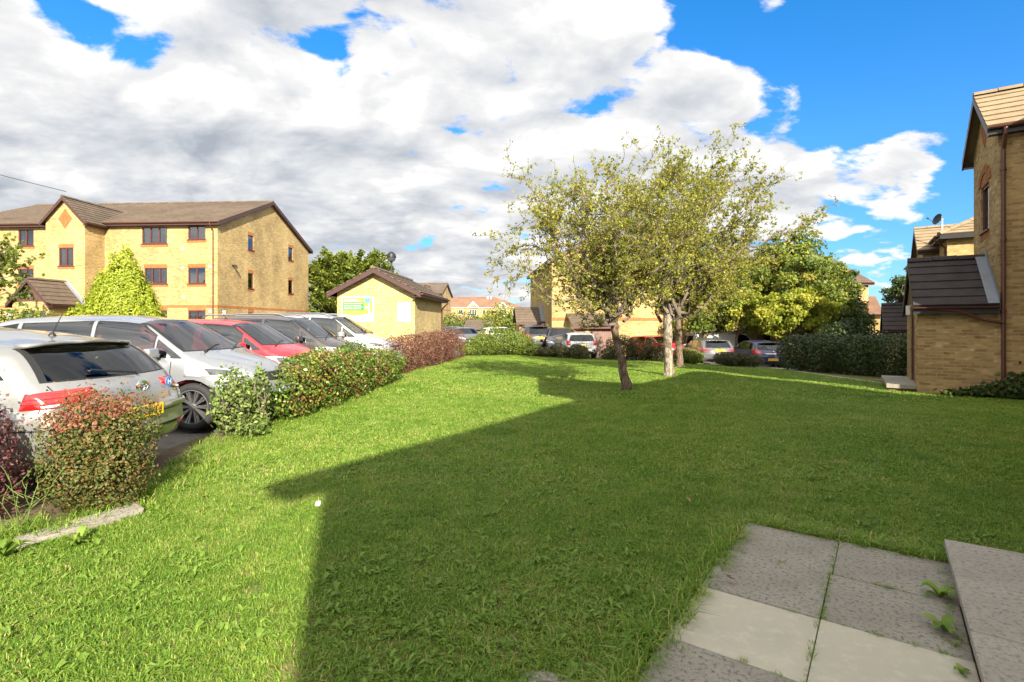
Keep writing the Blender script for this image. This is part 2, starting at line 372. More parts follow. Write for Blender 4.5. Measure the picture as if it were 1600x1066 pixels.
# ---------------------------------------------------------------- buildings
class Fr:
    """a wall's own frame: origin, along, up, outward"""
    def __init__(s, o, r, m): s.o = Vector(o); s.r = Vector(r); s.m = Vector(m); s.z = Vector((0, 0, 1))
    def p(s, a, b, c=0.): return s.o+s.r*a+s.z*b+s.m*c
    def box(s, mb, a0, a1, b0, b1, c0, c1):
        return mb.hexa([s.p(a0, b0, c0), s.p(a1, b0, c0), s.p(a1, b0, c1), s.p(a0, b0, c1), s.p(a0, b1, c0), s.p(a1, b1, c0), s.p(a1, b1, c1), s.p(a0, b1, c1)])
def wall_panel(mb, fr, a0, a1, b0, b1, holes=(), reveal=.10):
    A = sorted({a0, a1, *[h[0] for h in holes], *[h[1] for h in holes]}); B = sorted({b0, b1, *[h[2] for h in holes], *[h[3] for h in holes]})
    for i in range(len(A)-1):
        for j in range(len(B)-1):
            ca, cb = (A[i]+A[i+1])/2, (B[j]+B[j+1])/2
            if any(h[0] < ca < h[1] and h[2] < cb < h[3] for h in holes): continue
            mb.face([fr.p(A[i], B[j]), fr.p(A[i+1], B[j]), fr.p(A[i+1], B[j+1]), fr.p(A[i], B[j+1])])
    for h in holes:
        c = [(h[0], h[2]), (h[1], h[2]), (h[1], h[3]), (h[0], h[3])]
        for k in range(4):
            q, w_ = c[k], c[(k+1) % 4]
            mb.face([fr.p(*q), fr.p(*w_), fr.p(w_[0], w_[1], -reveal), fr.p(q[0], q[1], -reveal)])
def window(parent, fr, h, n=2, lintel=True, sill=True, frame='frame', curtain=0., transom=False, orange='orange'):
    a0, a1, b0, b1 = h[:4]; t = .055
    mb = MB()
    fr.box(mb, a0, a1, b0, b0+t, -.09, -.035); fr.box(mb, a0, a1, b1-t, b1, -.09, -.035)
    fr.box(mb, a0, a0+t, b0+t, b1-t, -.089, -.036); fr.box(mb, a1-t, a1, b0+t, b1-t, -.089, -.036)
    for k in range(1, n):
        x = a0+(a1-a0)*k/n; fr.box(mb, x-t*.6, x+t*.6, b0+t, b1-t, -.088, -.030)
    if transom: fr.box(mb, a0+t, a1-t, b0+(b1-b0)*.68-t*.4, b0+(b1-b0)*.68+t*.4, -.087, -.038)
    wn = mb.build('window', M[frame], parent)
    MB().face([fr.p(a0+.02, b0+.02, -.07), fr.p(a1-.02, b0+.02, -.07), fr.p(a1-.02, b1-.02, -.07), fr.p(a0+.02, b1-.02, -.07)]).build('pane', M['pane'], wn)
    mb = MB(); e = .05
    fr.box(mb, a0-e, a1+e, b0-e, b1+e, -.75, -.72)
    for (p, q, r, s_) in ((a0-e, a0-.01, b0-e, b1+e), (a1+.01, a1+e, b0-e, b1+e)): fr.box(mb, p, q, r, s_, -.72, -.11)
    fr.box(mb, a0-.01, a1+.01, b0-e, b0-.01, -.72, -.11); fr.box(mb, a0-.01, a1+.01, b1+.01, b1+e, -.72, -.11)
    mb.build('room_lining', M['room'], wn)
    if curtain > 0:
        for (p, q) in ((a0+.04, a0+(a1-a0)*curtain), (a1-(a1-a0)*curtain*.8, a1-.04)):
            mb = MB(); nf = max(3, int((q-p)/.06))
            for k in range(nf):
                x0, x1 = p+(q-p)*k/nf, p+(q-p)*(k+1)/nf; xm = (x0+x1)/2
                mb.face([fr.p(x0, b0+.05, -.2), fr.p(xm, b0+.05, -.16), fr.p(xm, b1-.05, -.16), fr.p(x0, b1-.05, -.2)])
                mb.face([fr.p(xm, b0+.05, -.16), fr.p(x1, b0+.05, -.2), fr.p(x1, b1-.05, -.2), fr.p(xm, b1-.05, -.16)])
            mb.build('curtain', M['curtain'], wn)
    if lintel: mb = MB(); fr.box(mb, a0-.02, a1+.02, b1+.003, b1+.215, -.05, .004); mb.build('lintel', M[orange], wn)
    if sill:
        mb = MB(); fr.box(mb, a0-.06, a1+.06, b0-.035, b0-.003, -.09, .05); mb.build('sill', M[frame], wn)
        mb = MB(); fr.box(mb, a0-.08, a1+.08, b0-.20, b0-.038, -.05, .005); mb.build('brick_sill', M[orange], wn)
    return wn
def door(parent, fr, h, mat='doorwood', glazed=False, handle=True):
    a0, a1, b0, b1 = h; mb = MB(); t = .06
    fr.box(mb, a0, a0+t, b0, b1, -.09, -.02); fr.box(mb, a1-t, a1, b0, b1, -.09, -.02); fr.box(mb, a0+t, a1-t, b1-t, b1, -.089, -.021)
    n = max(1, round((a1-a0-2*t)/.10)); w_ = (a1-a0-2*t)/n
    for k in range(n): fr.box(mb, a0+t+w_*k+.004, a0+t+w_*(k+1)-.004, b0+.02, b1-t, -.085, -.045)
    fr.box(mb, a0+t, a1-t, b0+.02, b1-t, -.09, -.08)
    dr = mb.build('door', M[mat], parent)
    if handle: mb = MB(); fr.box(mb, a1-t-.14, a1-t-.05, b0+.98, b0+1.03, -.044, .01); mb.build('handle', M['metal_grey'], dr)
    return dr
def roof_courses(mb, A, B, Cc, D, step=.33, lift=.035, rolls=False):
    """A,B along the eave, C,D along the ridge (A-D and B-C the sides)"""
    A, B, Cc, D = map(Vector, (A, B, Cc, D))
    nn = (B-A).cross(D-A).normalized()
    if nn.z < 0: nn = -nn
    n = max(2, round(((D-A).length+(Cc-B).length)/2/step))
    for i in range(n):
        f0, f1 = i/n, min(1., (i+1.12)/n)
        l0, r0, l1, r1 = A.lerp(D, f0), B.lerp(Cc, f0), A.lerp(D, f1), B.lerp(Cc, f1)
        mb.face([l0+nn*lift, r0+nn*lift, r1+nn*.004, l1+nn*.004])
        mb.face([l0-nn*.01, r0-nn*.01, r0+nn*lift, l0+nn*lift])
        mb.face([l0-nn*.01, l0+nn*lift, l1+nn*.004]); mb.face([r0+nn*lift, r0-nn*.01, r1+nn*.004])
    mb.face([A-nn*.03, D-nn*.03, Cc-nn*.03, B-nn*.03])
    return nn
def ridge_tiles(mb, P, Q, r=.11, n=None):
    P, Q = Vector(P), Vector(Q); Ln = (Q-P).length; n = n or max(2, int(Ln/.45)); t = (Q-P)/n; s = t.cross(Vector((0, 0, 1))).normalized(); up = s.cross(t).normalized()
    if up.z < 0: up = -up
    for k in range(n):
        a, b = P+t*k, P+t*(k+1)-t*.03; j = .008*(k % 2)
        ring = [(-1, -.35), (-.7, .35), (0, .62), (.7, .35), (1, -.35)]
        ra = [mb.bm.verts.new(a+s*(x*r)+up*(y*r+j)) for x, y in ring]; rb = [mb.bm.verts.new(b+s*(x*r)+up*(y*r+j)) for x, y in ring]
        for i in range(4): mb.bm.faces.new([ra[i], ra[i+1], rb[i+1], rb[i]])
        mb.bm.faces.new(ra[::-1]); mb.bm.faces.new(rb)
def board_along(mb, P, Q, hgt, th, out):
    """a fascia / barge board under the line P-Q, thickness towards out"""
    P, Q, o = Vector(P), Vector(Q), Vector(out).normalized()*th
    dz = Vector((0, 0, -hgt))
    mb.hexa([P+dz, Q+dz, Q+dz+o, P+dz+o, P, Q, Q+o, P+o])
def gutter(parent, P, Q, out, r=.06, mat='pipe'):
    P, Q, o = Vector(P), Vector(Q), Vector(out).normalized()
    mb = MB(); n = 6; prof = [(-math.cos(math.pi*k/n), -math.sin(math.pi*k/n)) for k in range(n+1)]
    for rr in (r, r*.85):
        a = [P+o*(r+x*rr)+Vector((0, 0, y*rr)) for x, y in prof]; b = [p+(Q-P) for p in a]
        for k in range(n): mb.face([a[k], a[k+1], b[k+1], b[k]])
    for e in (P, Q): mb.face([e+o*(r+x*r)+Vector((0, 0, y*r)) for x, y in prof])
    return mb.build('gutter', M[mat], parent)
def downpipe(parent, top, foot, out, r=.035, reach=.25, mat='pipe'):
    """from the gutter back to the wall and down"""
    T, F, o = Vector(top), Vector(foot), Vector(out).normalized()
    mb = MB(); mb.tube([T, T+Vector((0, 0, -.12)), Vector((F.x, F.y, T.z-.42)), Vector((F.x, F.y, T.z-.6)), F], r, 8)
    z = F.z+.4
    while z < T.z-.6:
        mb.lathe([(r*1.35, -.03), (r*1.35, .03)], 8, (F.x, F.y, z)); z += 1.6
    return mb.build('downpipe', M[mat], parent)

def gable_roof_y(root, x0, x1, yf, yb, ze, rise, oh, brick, tile, fascia, front_gable=True, valley=None, step=.33, soffit=.3, fo=.22):
    """a roof whose ridge runs along local y; yf is the gable's wall, yb where it meets the wall behind (yb2 at the ridge when valley)"""
    xm = (x0+x1)/2; hw = (x1-x0)/2; k = rise/hw; zo = ze-k*oh; yo = yf-fo; yr = valley if valley is not None else yb
    mb = MB(); ya = yb if valley is None else yb
    ex0, ex1, zr = x0-oh, x1+oh, ze+rise+.02
    roof_courses(mb, (ex0, yo, zo), (ex0, ya, zo), (xm, yr, zr), (xm, yo, zr), step)
    roof_courses(mb, (ex1, ya, zo), (ex1, yo, zo), (xm, yo, zr), (xm, yr, zr), step)
    ridge_tiles(mb, (xm, yo, zr+.02), (xm, yr, zr+.02))
    rf = mb.build('roof', M[tile], root)
    mb = MB()
    for s in (-1, 1):
        a = Vector((xm+s*(hw+oh), yo-.002, zo-.02)); b = Vector((xm, yo-.002, zr-.02))
        mb.hexa([a+Vector((0, 0, -.19)), b+Vector((0, 0, -.19)), b+Vector((0, .03, -.19)), a+Vector((0, .03, -.19)), a, b, b+Vector((0, .03, 0)), a+Vector((0, .03, 0))])
        xo = xm+s*(hw+oh)
        mb.box(min(xo, xo-s*.025), max(xo, xo-s*.025), yo+.03, ya, zo-.19, zo-.02)       # eave fascia
        mb.box(min(xo-s*.025, xm+s*hw), max(xo-s*.025, xm+s*hw), yo+.03, ya, zo-.19, zo-.17)  # soffit
    mb.build('bargeboard', M[fascia], rf)
    return rf

def block(name, label, pos, rz, x0, x1, depth, eave, rise, win_front=(), win_right=(), win_left=(), ends=('gable', 'gable'), tower=None, porch=None,
          brick='brick', tile='tile', tower_tile=None, fascia='fascia', frame='frame', bands=(), oh=.3, verge=.25, door_front=None, base=-1.0, group=None, pipes=(), hip=None, lintels=True, ngut=True, valley_extra=0., hole_front=None, vis_back=False, step=.33):
    root = empty(name, pos, rz, label, 'building', group)
    F = Fr((0, 0, 0), (1, 0, 0), (0, -1, 0)); Rr = Fr((x1, 0, 0), (0, 1, 0), (1, 0, 0)); Lf = Fr((x0, depth, 0), (0, -1, 0), (-1, 0, 0)); Bk = Fr((x1, depth, 0), (-1, 0, 0), (0, 1, 0))
    mb = MB()
    hf = [h[:4] for h in win_front]+([door_front] if door_front else [])
    wall_panel(mb, F, x0, x1, base, eave, hf)
    wall_panel(mb, Rr, 0, depth, base, eave, [h[:4] for h in win_right]); wall_panel(mb, Lf, 0, depth, base, eave, [h[:4] for h in win_left])
    wall_panel(mb, Bk, 0, x1-x0, base, eave)
    if ends[1] == 'gable': mb.face([Rr.p(0, eave), Rr.p(depth, eave), Rr.p(depth/2, eave+rise)])
    if ends[0] == 'gable': mb.face([Lf.p(0, eave), Lf.p(depth, eave), Lf.p(depth/2, eave+rise)])
    wl = mb.build('wall', M[brick], root)
    for b in bands:
        mb = MB()
        F.box(mb, x0+.001, x1-.001, b, b+.16, -.02, .006); Rr.box(mb, .001, depth-.001, b, b+.16, -.02, .006); Lf.box(mb, .001, depth-.001, b, b+.16, -.02, .006)
        mb.build('brick_band', M['orange'], wl)
    # main roof, ridge along x
    k = rise/(depth/2); zo = eave-k*oh+.02; zr = eave+rise+.02; ym = depth/2
    X0, X1 = (x0-verge if ends[0] == 'gable' else x0-oh), (x1+verge if ends[1] == 'gable' else x1+oh)
    hp = hip or depth/2
    R0, R1 = (X0 if ends[0] == 'gable' else x0+hp), (X1 if ends[1] == 'gable' else x1-hp)
    mb = MB()
    roof_courses(mb, (X0, -oh, zo), (X1, -oh, zo), (R1, ym, zr), (R0, ym, zr), step)
    roof_courses(mb, (X1, depth+oh, zo), (X0, depth+oh, zo), (R0, ym, zr), (R1, ym, zr), step)
    if ends[0] == 'hip': roof_courses(mb, (X0, depth+oh, zo), (X0, -oh, zo), (R0, ym, zr), (R0, ym+.01, zr), step)
    if ends[1] == 'hip': roof_courses(mb, (X1, -oh, zo), (X1, depth+oh, zo), (R1, ym+.01, zr), (R1, ym, zr), step)
    ridge_tiles(mb, (R0, ym, zr+.02), (R1, ym, zr+.02))
    for e, xx, rr in ((0, X0, R0), (1, X1, R1)):
        if ends[e] == 'hip':
            ridge_tiles(mb, (xx, -oh, zo+.03), (rr, ym, zr+.02)); ridge_tiles(mb, (xx, depth+oh, zo+.03), (rr, ym, zr+.02))
    rf = mb.build('roof', M[tile], root)
    mb = MB()
    for e, xx, s in ((0, X0, -1), (1, X1, 1)):
        if ends[e] == 'gable':
            for (ya, yb) in ((-oh, ym), (depth+oh, ym)):
                a = Vector((xx, ya, zo-.02)); b = Vector((xx, yb, zr-.02)); t = Vector((-s*.03, 0, 0)); dz = Vector((0, 0, -.2))
                mb.hexa([a+dz, b+dz, b+dz+t, a+dz+t, a, b, b+t, a+t])
            xi = x0 if e == 0 else x1
            for (ya, yb) in ((-oh, ym), (depth+oh, ym)):
                a0, a1_ = Vector((xi, ya, zo-.2)), Vector((xx-s*.03, ya, zo-.2)); b0, b1_ = Vector((xi, yb, zr-.2)), Vector((xx-s*.03, yb, zr-.2))
                mb.face([a0, a1_, b1_, b0])
    xs = [(X0+.03, X1-.03)] if tower is None else [(X0+.03, tower['x0']-.3), (tower['x1']+.3, X1-.03)]
    for (p, q) in xs:
        if q-p > .1: mb.box(p, q, -oh-.001, -oh+.025, zo-.2, zo-.02); mb.box(p, q, -oh+.025, 0, zo-.2, zo-.18)
    mb.box(X0+.03, X1-.03, depth+oh-.025, depth+oh, zo-.2, zo-.02)
    for e, xx, s in ((0, X0, 1), (1, X1, -1)):
        if ends[e] == 'hip': mb.box(min(xx, xx+s*.025), max(xx, xx+s*.025), -oh+.03, depth+oh-.03, zo-.2, zo-.02); mb.box(min(xx+s*.025, xx+s*oh), max(xx+s*.025, xx+s*oh), -oh+.03, depth+oh-.03, zo-.2, zo-.18)
    mb.build('fascia', M[fascia], rf)
    if ngut:
        for (p, q) in xs:
            if q-p > .1: gutter(root, (p, -oh-.002, zo-.03), (q, -oh-.002, zo-.03), (0, -1, 0))
    for h in win_front: window(root, F, h, h[4] if len(h) > 4 else 2, lintels and h[3] < eave-.45, True, frame, h[5] if len(h) > 5 else 0)
    for h in win_right: window(root, Rr, h, h[4] if len(h) > 4 else 1, lintels, True, frame, h[5] if len(h) > 5 else 0)
    for h in win_left: window(root, Lf, h, h[4] if len(h) > 4 else 1, lintels, True, frame, h[5] if len(h) > 5 else 0)
    if door_front: door(root, F, door_front)
    for (xp, side) in pipes:
        downpipe(root, (xp, -oh-.06, zo-.08), (xp, -.05, base+.2 if base > -.9 else 0.), (0, -1, 0))
    T = tower
    if T:
        a0, a1, pj, te, tr = T['x0'], T['x1'], T['proj'], T['eave'], T['rise']; xm = (a0+a1)/2
        TF = Fr((0, -pj, 0), (1, 0, 0), (0, -1, 0)); TR = Fr((a1, -pj, 0), (0, 1, 0), (1, 0, 0)); TL = Fr((a0, 0, 0), (0, -1, 0), (-1, 0, 0))
        mb = MB(); wall_panel(mb, TF, a0, a1, base, te, [h[:4] for h in T.get('win', ())])
        back = T.get('back', .0)
        wall_panel(mb, TR, 0, pj+back-.002, base, te); wall_panel(mb, Fr((a0, back, 0), (0, -1, 0), (-1, 0, 0)), .002, pj+back, base, te)
        mb.face([TF.p(a0, te), TF.p(a1, te), TF.p(xm, te+tr)])
        tw = mb.build('tower', M[T.get('brick', brick)], root)
        for h in T.get('win', ()): window(root, TF, h, h[4] if len(h) > 4 else 2, True, True, frame, h[5] if len(h) > 5 else 0)
        if T.get('diamond'):
            s_ = T['diamond']; zc = te+tr*T.get('dz', .12); mb = MB(); st = 7
            for i in range(-st, st+1):
                wdt = s_*(1-abs(i)/(st+1)); z_ = zc+i*.075*s_/.42
                TF.box(mb, xm-wdt, xm+wdt, z_-.032*s_/.42, z_+.032*s_/.42, -.01, .012)
            mb.build('brick_diamond', M['orange'], tw)
        tz = te+tr+.02
        yv = T['valley'] if 'valley' in T else (tz-eave)/k
        gable_roof_y(root, a0, a1, -pj, T.get('roof_back', 0.05), te, tr, .2, brick, tower_tile or tile, fascia, valley=yv, step=step)
        kk = tr/((a1-a0)/2)
        if T.get('gutter'):
            zo2 = te-kk*.2
            for s in (-1, 1):
                xo = (a1+.2) if s > 0 else (a0-.2)
                gutter(root, (xo, -pj-.2, zo2-.03), (xo, T.get('roof_back', .05), zo2-.03), (s, 0, 0))
        if T.get('pipe'):
            s = T['pipe']; xo = (a1+.2+.06) if s > 0 else (a0-.2-.06); xw = a1+.05 if s > 0 else a0-.05; yy = T.get('pipe_y', -pj+.1)
            downpipe(root, (xo, yy, te-kk*.2-.09), (xw, yy, -.02), (s, 0, 0), .042)
    P = porch
    if P:
        a0, a1, y0, y1, pe, pr = P['x0'], P['x1'], P['y0'], P['y1'], P['eave'], P['rise']; xm = (a0+a1)/2
        pr_tile = P.get('tile', 'tile_dark'); pm = P.get('brick', brick)
        PF = Fr((0, y0, 0), (1, 0, 0), (0, -1, 0)); PR = Fr((a1, y0, 0), (0, 1, 0), (1, 0, 0)); PL = Fr((a0, y1, 0), (0, -1, 0), (-1, 0, 0))
        pc = empty('porch', (0, 0, 0)); pc.parent = root
        mb = MB(); pw = list(P.get('win', ())); pd = P.get('door')
        wall_panel(mb, PF, a0, a1, base, pe, [h[:4] for h in pw]+([pd] if pd else []))
        wall_panel(mb, PR, 0, y1-y0, base, pe); wall_panel(mb, PL, 0, y1-y0, base, pe)
        mb.build('porch_wall', M[pm], pc)
        for h in pw: window(pc, PF, h, h[4] if len(h) > 4 else 1, False, False, frame)
        if pd: door(pc, PF, pd, 'frame')
        # boarded gable
        mb = MB(); gf = y0-.015
        kk = pr/((a1-a0)/2)
        n = int((a1-a0)/.12)
        for i in range(n):
            u0, u1 = a0+(a1-a0)*i/n+.006, a0+(a1-a0)*(i+1)/n-.006
            def top(x): return pe+pr-kk*abs(x-xm)
            pts = [(u0, pe-.05), (u1, pe-.05), (u1, top(u1))]+([(xm, top(xm))] if u0 < xm < u1 else [])+[(u0, top(u0))]
            mb.prism([(x, gf, z) for x, z in pts], (0, .02, 0))
        mb.face([(a0, y0-.002, pe-.05), (a1, y0-.002, pe-.05), (xm, y0-.002, pe+pr)])
        mb.build('gable_boarding', M[P.get('board', 'brownwood')], pc)
        r0 = gable_roof_y(pc, a0, a1, y0-.03, y1, pe, pr, P.get('oh', .22), brick, pr_tile, fascia, step=P.get('step', .30), fo=P.get('fo', .06))
        kk2 = pr/((a1-a0)/2); o_ = P.get('oh', .22)
        for s in (-1, 1):
            xo = (a1+o_) if s > 0 else (a0-o_)
            gutter(pc, (xo, y0-.09, pe-kk2*o_-.03), (xo, y1-.02, pe-kk2*o_-.03), (s, 0, 0), .05)
        if P.get('flash'):
            s = P['flash']; mb = MB(); xo = (a1+o_) if s > 0 else (a0-o_); zo3 = pe-kk2*o_
            nn = Vector((s*kk2, 0, 1)).normalized()*.05
            q = [Vector((xo, y1-.2, zo3)), Vector((xo, y1-.004, zo3)), Vector((xm, y1-.004, pe+pr+.05)), Vector((xm, y1-.2, pe+pr+.05))]
            mb.face([v+nn for v in q]); q2 = [q[1]+nn, q[2]+nn, q[2]+nn+Vector((0, 0, .16)), q[1]+nn+Vector((0, 0, .16))]; mb.face([v+Vector((0, -.004, 0)) for v in q2])
            mb.build('lead_flashing', M['lead'], r0)
    return root

def dish(parent, p, face, r=.35, mat='metal_grey', pole=0.):
    P = Vector(p); f = Vector(face).normalized(); mb = MB()
    prof = [(0.001, -.09*r/.35), (r*.5, -.06*r/.35), (r*.85, -.015*r/.35), (r, .02), (r*.99, .03), (r*.5, -.045*r/.35), (0.001, -.07*r/.35)]
    mb.lathe(prof, 20); q = f.to_track_quat('Z', 'Y').to_matrix().to_4x4()
    mb.tube([(0, -r, 0), (0, -r*.6, .25), (0, -.1, .42)], .012, 5); mb.lathe([(.035, .38), (.035, .46)], 8, (0, -.1, 0))
    mb.bm.transform(Matrix.Translation(P) @ q)
    if pole: mb.tube([P-f*.1, P-f*.12-Vector((0, 0, pole))], .03, 6)
    else: mb.tube([P-f*.05, P-f*.3], .02, 6)
    return mb.build('satellite_dish', M[mat], parent)

# --- the three-storey block beyond the parked cars
A_OR = (-17.5, 31.0, -.1); A_RZ = R(-3.5)
wf = [(-4.70, -3.13, 6.5, 7.50, 3, .22), (-1.82, -.75, 6.73, 7.55, 2), (-4.55, -3.13, 4.1, 5.05, 3), (-1.82, -.75, 4.1, 5.05, 2, .0), (-1.82, -.75, 1.45, 2.5, 2, .25), (-4.6, -3.13, 1.45, 2.5, 3),
      (-12.6, -11.6, 6.45, 7.45, 2, .3), (-10.75, -9.85, 6.4, 7.45, 2, .35), (-12.6, -11.6, 4.1, 5.05, 2, .3), (-10.75, -9.8, 4.1, 5.05, 2, .3), (-12.6, -11.6, 1.45, 2.45, 2, .2), (-15.4, -14.2, 6.45, 7.45, 2), (-15.4, -14.2, 4.1, 5.05, 2)]
wr = [(3.2, 3.84, 6.6, 7.55, 1), (8.6, 9.3, 6.6, 7.55, 1), (3.2, 3.84, 4.05, 5.05, 1), (8.6, 9.3, 4.05, 5.05, 1), (3.2, 3.84, 1.5, 2.45, 1)]
blkA = block('apartment_block', 'yellow brick three storey flats with small boarded porch, behind the row of parked cars', A_OR, A_RZ, -17.4, 0, 12.0, 7.85, 2.5, wf, wr, (),
             tower=dict(x0=-9.45, x1=-7.05, proj=1.36, eave=7.75, rise=1.25, win=[(-8.65, -7.75, 5.05, 6.1, 2, .25)], diamond=.42, dz=.02, valley=3.3, gutter=True),
             porch=dict(x0=-9.3, x1=-7.2, y0=-3.4, y1=-1.36, eave=2.95, rise=1.15, win=[(-8.75, -8.05, 1.1, 2.4, 1), (-7.75, -7.4, 1.3, 2.4, 1)], tile='tile', flash=1, oh=.18, fo=.2),
             bands=(2.66,), pipes=((-.25, 1),), fascia='fascia', group='yellow brick apartment blocks')
for (fx, fz) in ((-2.15, 6.2), (-2.15, 5.05), (-2.1, 3.3), (-.45, 5.1), (-.45, 2.45)):
    mb = MB(); Fr((0, 0, 0), (1, 0, 0), (0, -1, 0)).box(mb, fx-.075, fx+.075, fz-.075, fz+.075, 0, .03); mb.build('vent', M['curtain'], blkA)
mb = MB(); mb.box(.001, .02, .5, .75, 2.2, 2.5); mb.build('notice', M['white'], blkA)
mb = MB(); mb.box(0, .22, 1.4, 1.5, 5.3, 5.38).tube([(.22, 1.45, 5.3), (.34, 1.45, 5.14)], [.1, .03], 8); mb.build('floodlight', M['black'], blkA)
dish(blkA, (-9.5, -3.2, 2.2), (.3, -1, .35), .25)

# --- small brick store with the sign
S_OR = (-4.1, 22.0, -.05)
shed = empty('brick_store', S_OR, R(-3.5), 'small yellow brick store with a green notice board on its gable end', 'store')
F_ = Fr((0, 0, 0), (1, 0, 0), (0, -1, 0)); R_ = Fr((0, 0, 0), (0, 1, 0), (1, 0, 0))
mb = MB(); wall_panel(mb, F_, -3.35, 0, -.6, 3.1); wall_panel(mb, R_, 0, 5.8, -.6, 3.1); wall_panel(mb, Fr((-3.35, 5.8, 0), (0, -1, 0), (-1, 0, 0)), 0, 5.8, -.6, 3.1); wall_panel(mb, Fr((0, 5.8, 0), (-1, 0, 0), (0, 1, 0)), 0, 3.35, -.6, 3.1)
mb.face([(-3.35, 0, 3.1), (0, 0, 3.1), (-1.675, 0, 3.95)]); mb.build('wall', M['brick_pale'], shed)
gable_roof_y(shed, -3.35, 0, -.12, 6.0, 3.1, .85, .32, 'brick', 'tile', 'fascia', step=.3)
gutter(shed, (.32, -.3, 2.9), (.32, 6.0, 2.9), (1, 0, 0)); downpipe(shed, (.38, 5.6, 2.85), (.06, 5.6, 0), (1, 0, 0))
def board(root, name, x0, x1, z0, z1): mb = MB(); F_.box(mb, x0, x1, z0, z1, .01, .045); return mb.build(name, M['white'], root)
M['sign_green'] = plain('sign_green', (.02, .28, .065), .45); M['sign_lime'] = plain('sign_lime', (.27, .41, .05), .45); M['sign_blue'] = plain('sign_blue', (.08, .34, .52), .45); M['sign_orange'] = plain('sign_orange', (.5, .26, .05), .45); M['sign_pale'] = plain('sign_pale', (.55, .62, .40), .45)
sg = board(shed, 'notice_board', -3.15, -1.75, 1.72, 2.78)
def sgp(name, mat, pts, c): mb = MB(); mb.face([F_.p(x, z, c) for x, z in pts]); return mb.build(name, M[mat], sg)
cur = [(-3.10+(1.30)*k/12, 2.05-.10*math.sin(math.pi*(k/12))+.06*(k/12)) for k in range(13)]
sgp('sign_field', 'sign_lime', cur+[(-1.80, 2.74), (-3.10, 2.74)], .049)
sgp('sign_panel', 'sign_green', [(-3.06, 2.2), (-2.18, 2.2), (-2.18, 2.54), (-3.06, 2.54)], .053)
mb = MB()
for k, (x1_, zz) in enumerate([(-2.45, 2.655), (-2.3, 2.60)]): mb.face([F_.p(-3.04, zz-.018, .053), F_.p(x1_, zz-.018, .053), F_.p(x1_, zz+.018, .053), F_.p(-3.04, zz+.018, .053)])
rs = random.Random(3)
for r_ in range(4):
    x = -3.03; zz = 2.49-r_*.075
    while x < -2.28:
        wd = rs.uniform(.03, .09); mb.face([F_.p(x, zz-.014, .057), F_.p(x+wd, zz-.014, .057), F_.p(x+wd, zz+.014, .057), F_.p(x, zz+.014, .057)]); x += wd+.018
mb.build('sign_lettering', M['sign_pale'], sg)
sgp('sign_square', 'sign_blue', [(-2.13, 2.52), (-1.90, 2.52), (-1.90, 2.72), (-2.13, 2.72)], .053)
for k in range(3): sgp('sign_picture', ('sign_orange', 'sign_pale', 'sign_orange')[k], [(-2.13, 2.39-.13*k), (-2.0, 2.39-.13*k), (-2.0, 2.5-.13*k), (-2.13, 2.5-.13*k)], .053)
sgp('sign_strip', 'sign_pale', [(-1.97, 2.1), (-1.91, 2.1), (-1.91, 2.5), (-1.97, 2.5)], .053)
nb = board(shed, 'white_panel', -.72, -.17, 1.72, 2.52); mb = MB()
for x in (-.52, -.46): mb.face([F_.p(x, 2.26, .049), F_.p(x+.022, 2.26, .049), F_.p(x+.022, 2.33, .049), F_.p(x, 2.33, .049)])
mb.build('panel_mark', M['metal_grey'], nb)

# --- repeat block far behind the store
wfe = [(-3.5, -2.5, 5.6, 6.6, 2), (-3.5, -2.5, 3.0, 4.0, 2), (-1.6, -.7, 5.6, 6.6, 2), (-1.6, -.7, 3.0, 4.0, 2)]
block('apartment_block', 'distant gabled yellow brick flats showing past the small store roof', (-10.6, 78, -1.4), R(-3.5), -14, 0, 8.6, 7.75, 1.75, wfe, [(1.2, 1.8, 5.4, 6.3, 1), (5.5, 6.1, 5.4, 6.3, 1)],
      tower=dict(x0=-3.4, x1=-1.0, proj=1.2, eave=7.5, rise=1.3, win=[(-2.6, -1.8, 5.0, 6.0, 2)]), bands=(2.6, 5.2), tile='tile', base=-1, pipes=((-.3, 1),), group='yellow brick apartment blocks', step=.5)
# --- long hipped block at the end of the view
wfd = []
for z0, z1 in ((4.6, 5.9), (1.9, 3.2)):
    wfd += [(-15.0, -14.0, z0, z1, 2), (-12.4, -10.6, z0-.2, z1, 3), (-9.2, -8.5, z0, z1, 1), (-7.2, -6.5, z0, z1, 1), (-5.2, -3.4, z0-.2, z1, 3), (-1.9, -.9, z0, z1, 2)]
blkD = block('apartment_block', 'far long hipped roof flats with white windows at the end of the view', (2.0, 128, -.6), R(4), -19, 0, 9, 6.7, 2.4, wfd, [(3, 4, 4.6, 5.9, 2)], ends=('gable', 'hip'), tile='tile_red', frame='white_frame', fascia='white', bands=(3.6,), hip=6, lintels=False, group='yellow brick apartment blocks', step=.7)
for xc in (-11.5, -4.3):
    mb = MB(); z0 = 6.35; hw = 1.35
    mb.face([(xc-hw+.2, -.25, z0-.1), (xc+hw-.2, -.25, z0-.1), (xc, -.25, z0+1.2)]); mb.build('dormer_wall', M['brick'], blkD)
    mb = MB()
    for s in (-1, 1): mb.prism([(xc+s*hw, -.42, z0-.25), (xc+s*hw, -.42, z0+.1), (xc, -.42, z0+1.55), (xc, -.42, z0+1.2)], (0, .1, 0))
    mb.build('dormer_bargeboard', M['white'], blkD)
    mb = MB()
    for s in (-1, 1): mb.face([(xc+s*hw, -.4, z0+.08), (xc, -.4, z0+1.53), (xc, 2.6, z0+1.53), (xc+s*hw, .3, z0+.08)])
    mb.build('dormer_roof', M['tile_red'], blkD)
mb = MB(); mb.box(-8.0, -7.75, 3.6, 3.9, 8.2, 9.3).box(-7.2, -6.95, 3.6, 3.9, 8.2, 9.3); mb.build('flue', M['white'], blkD)
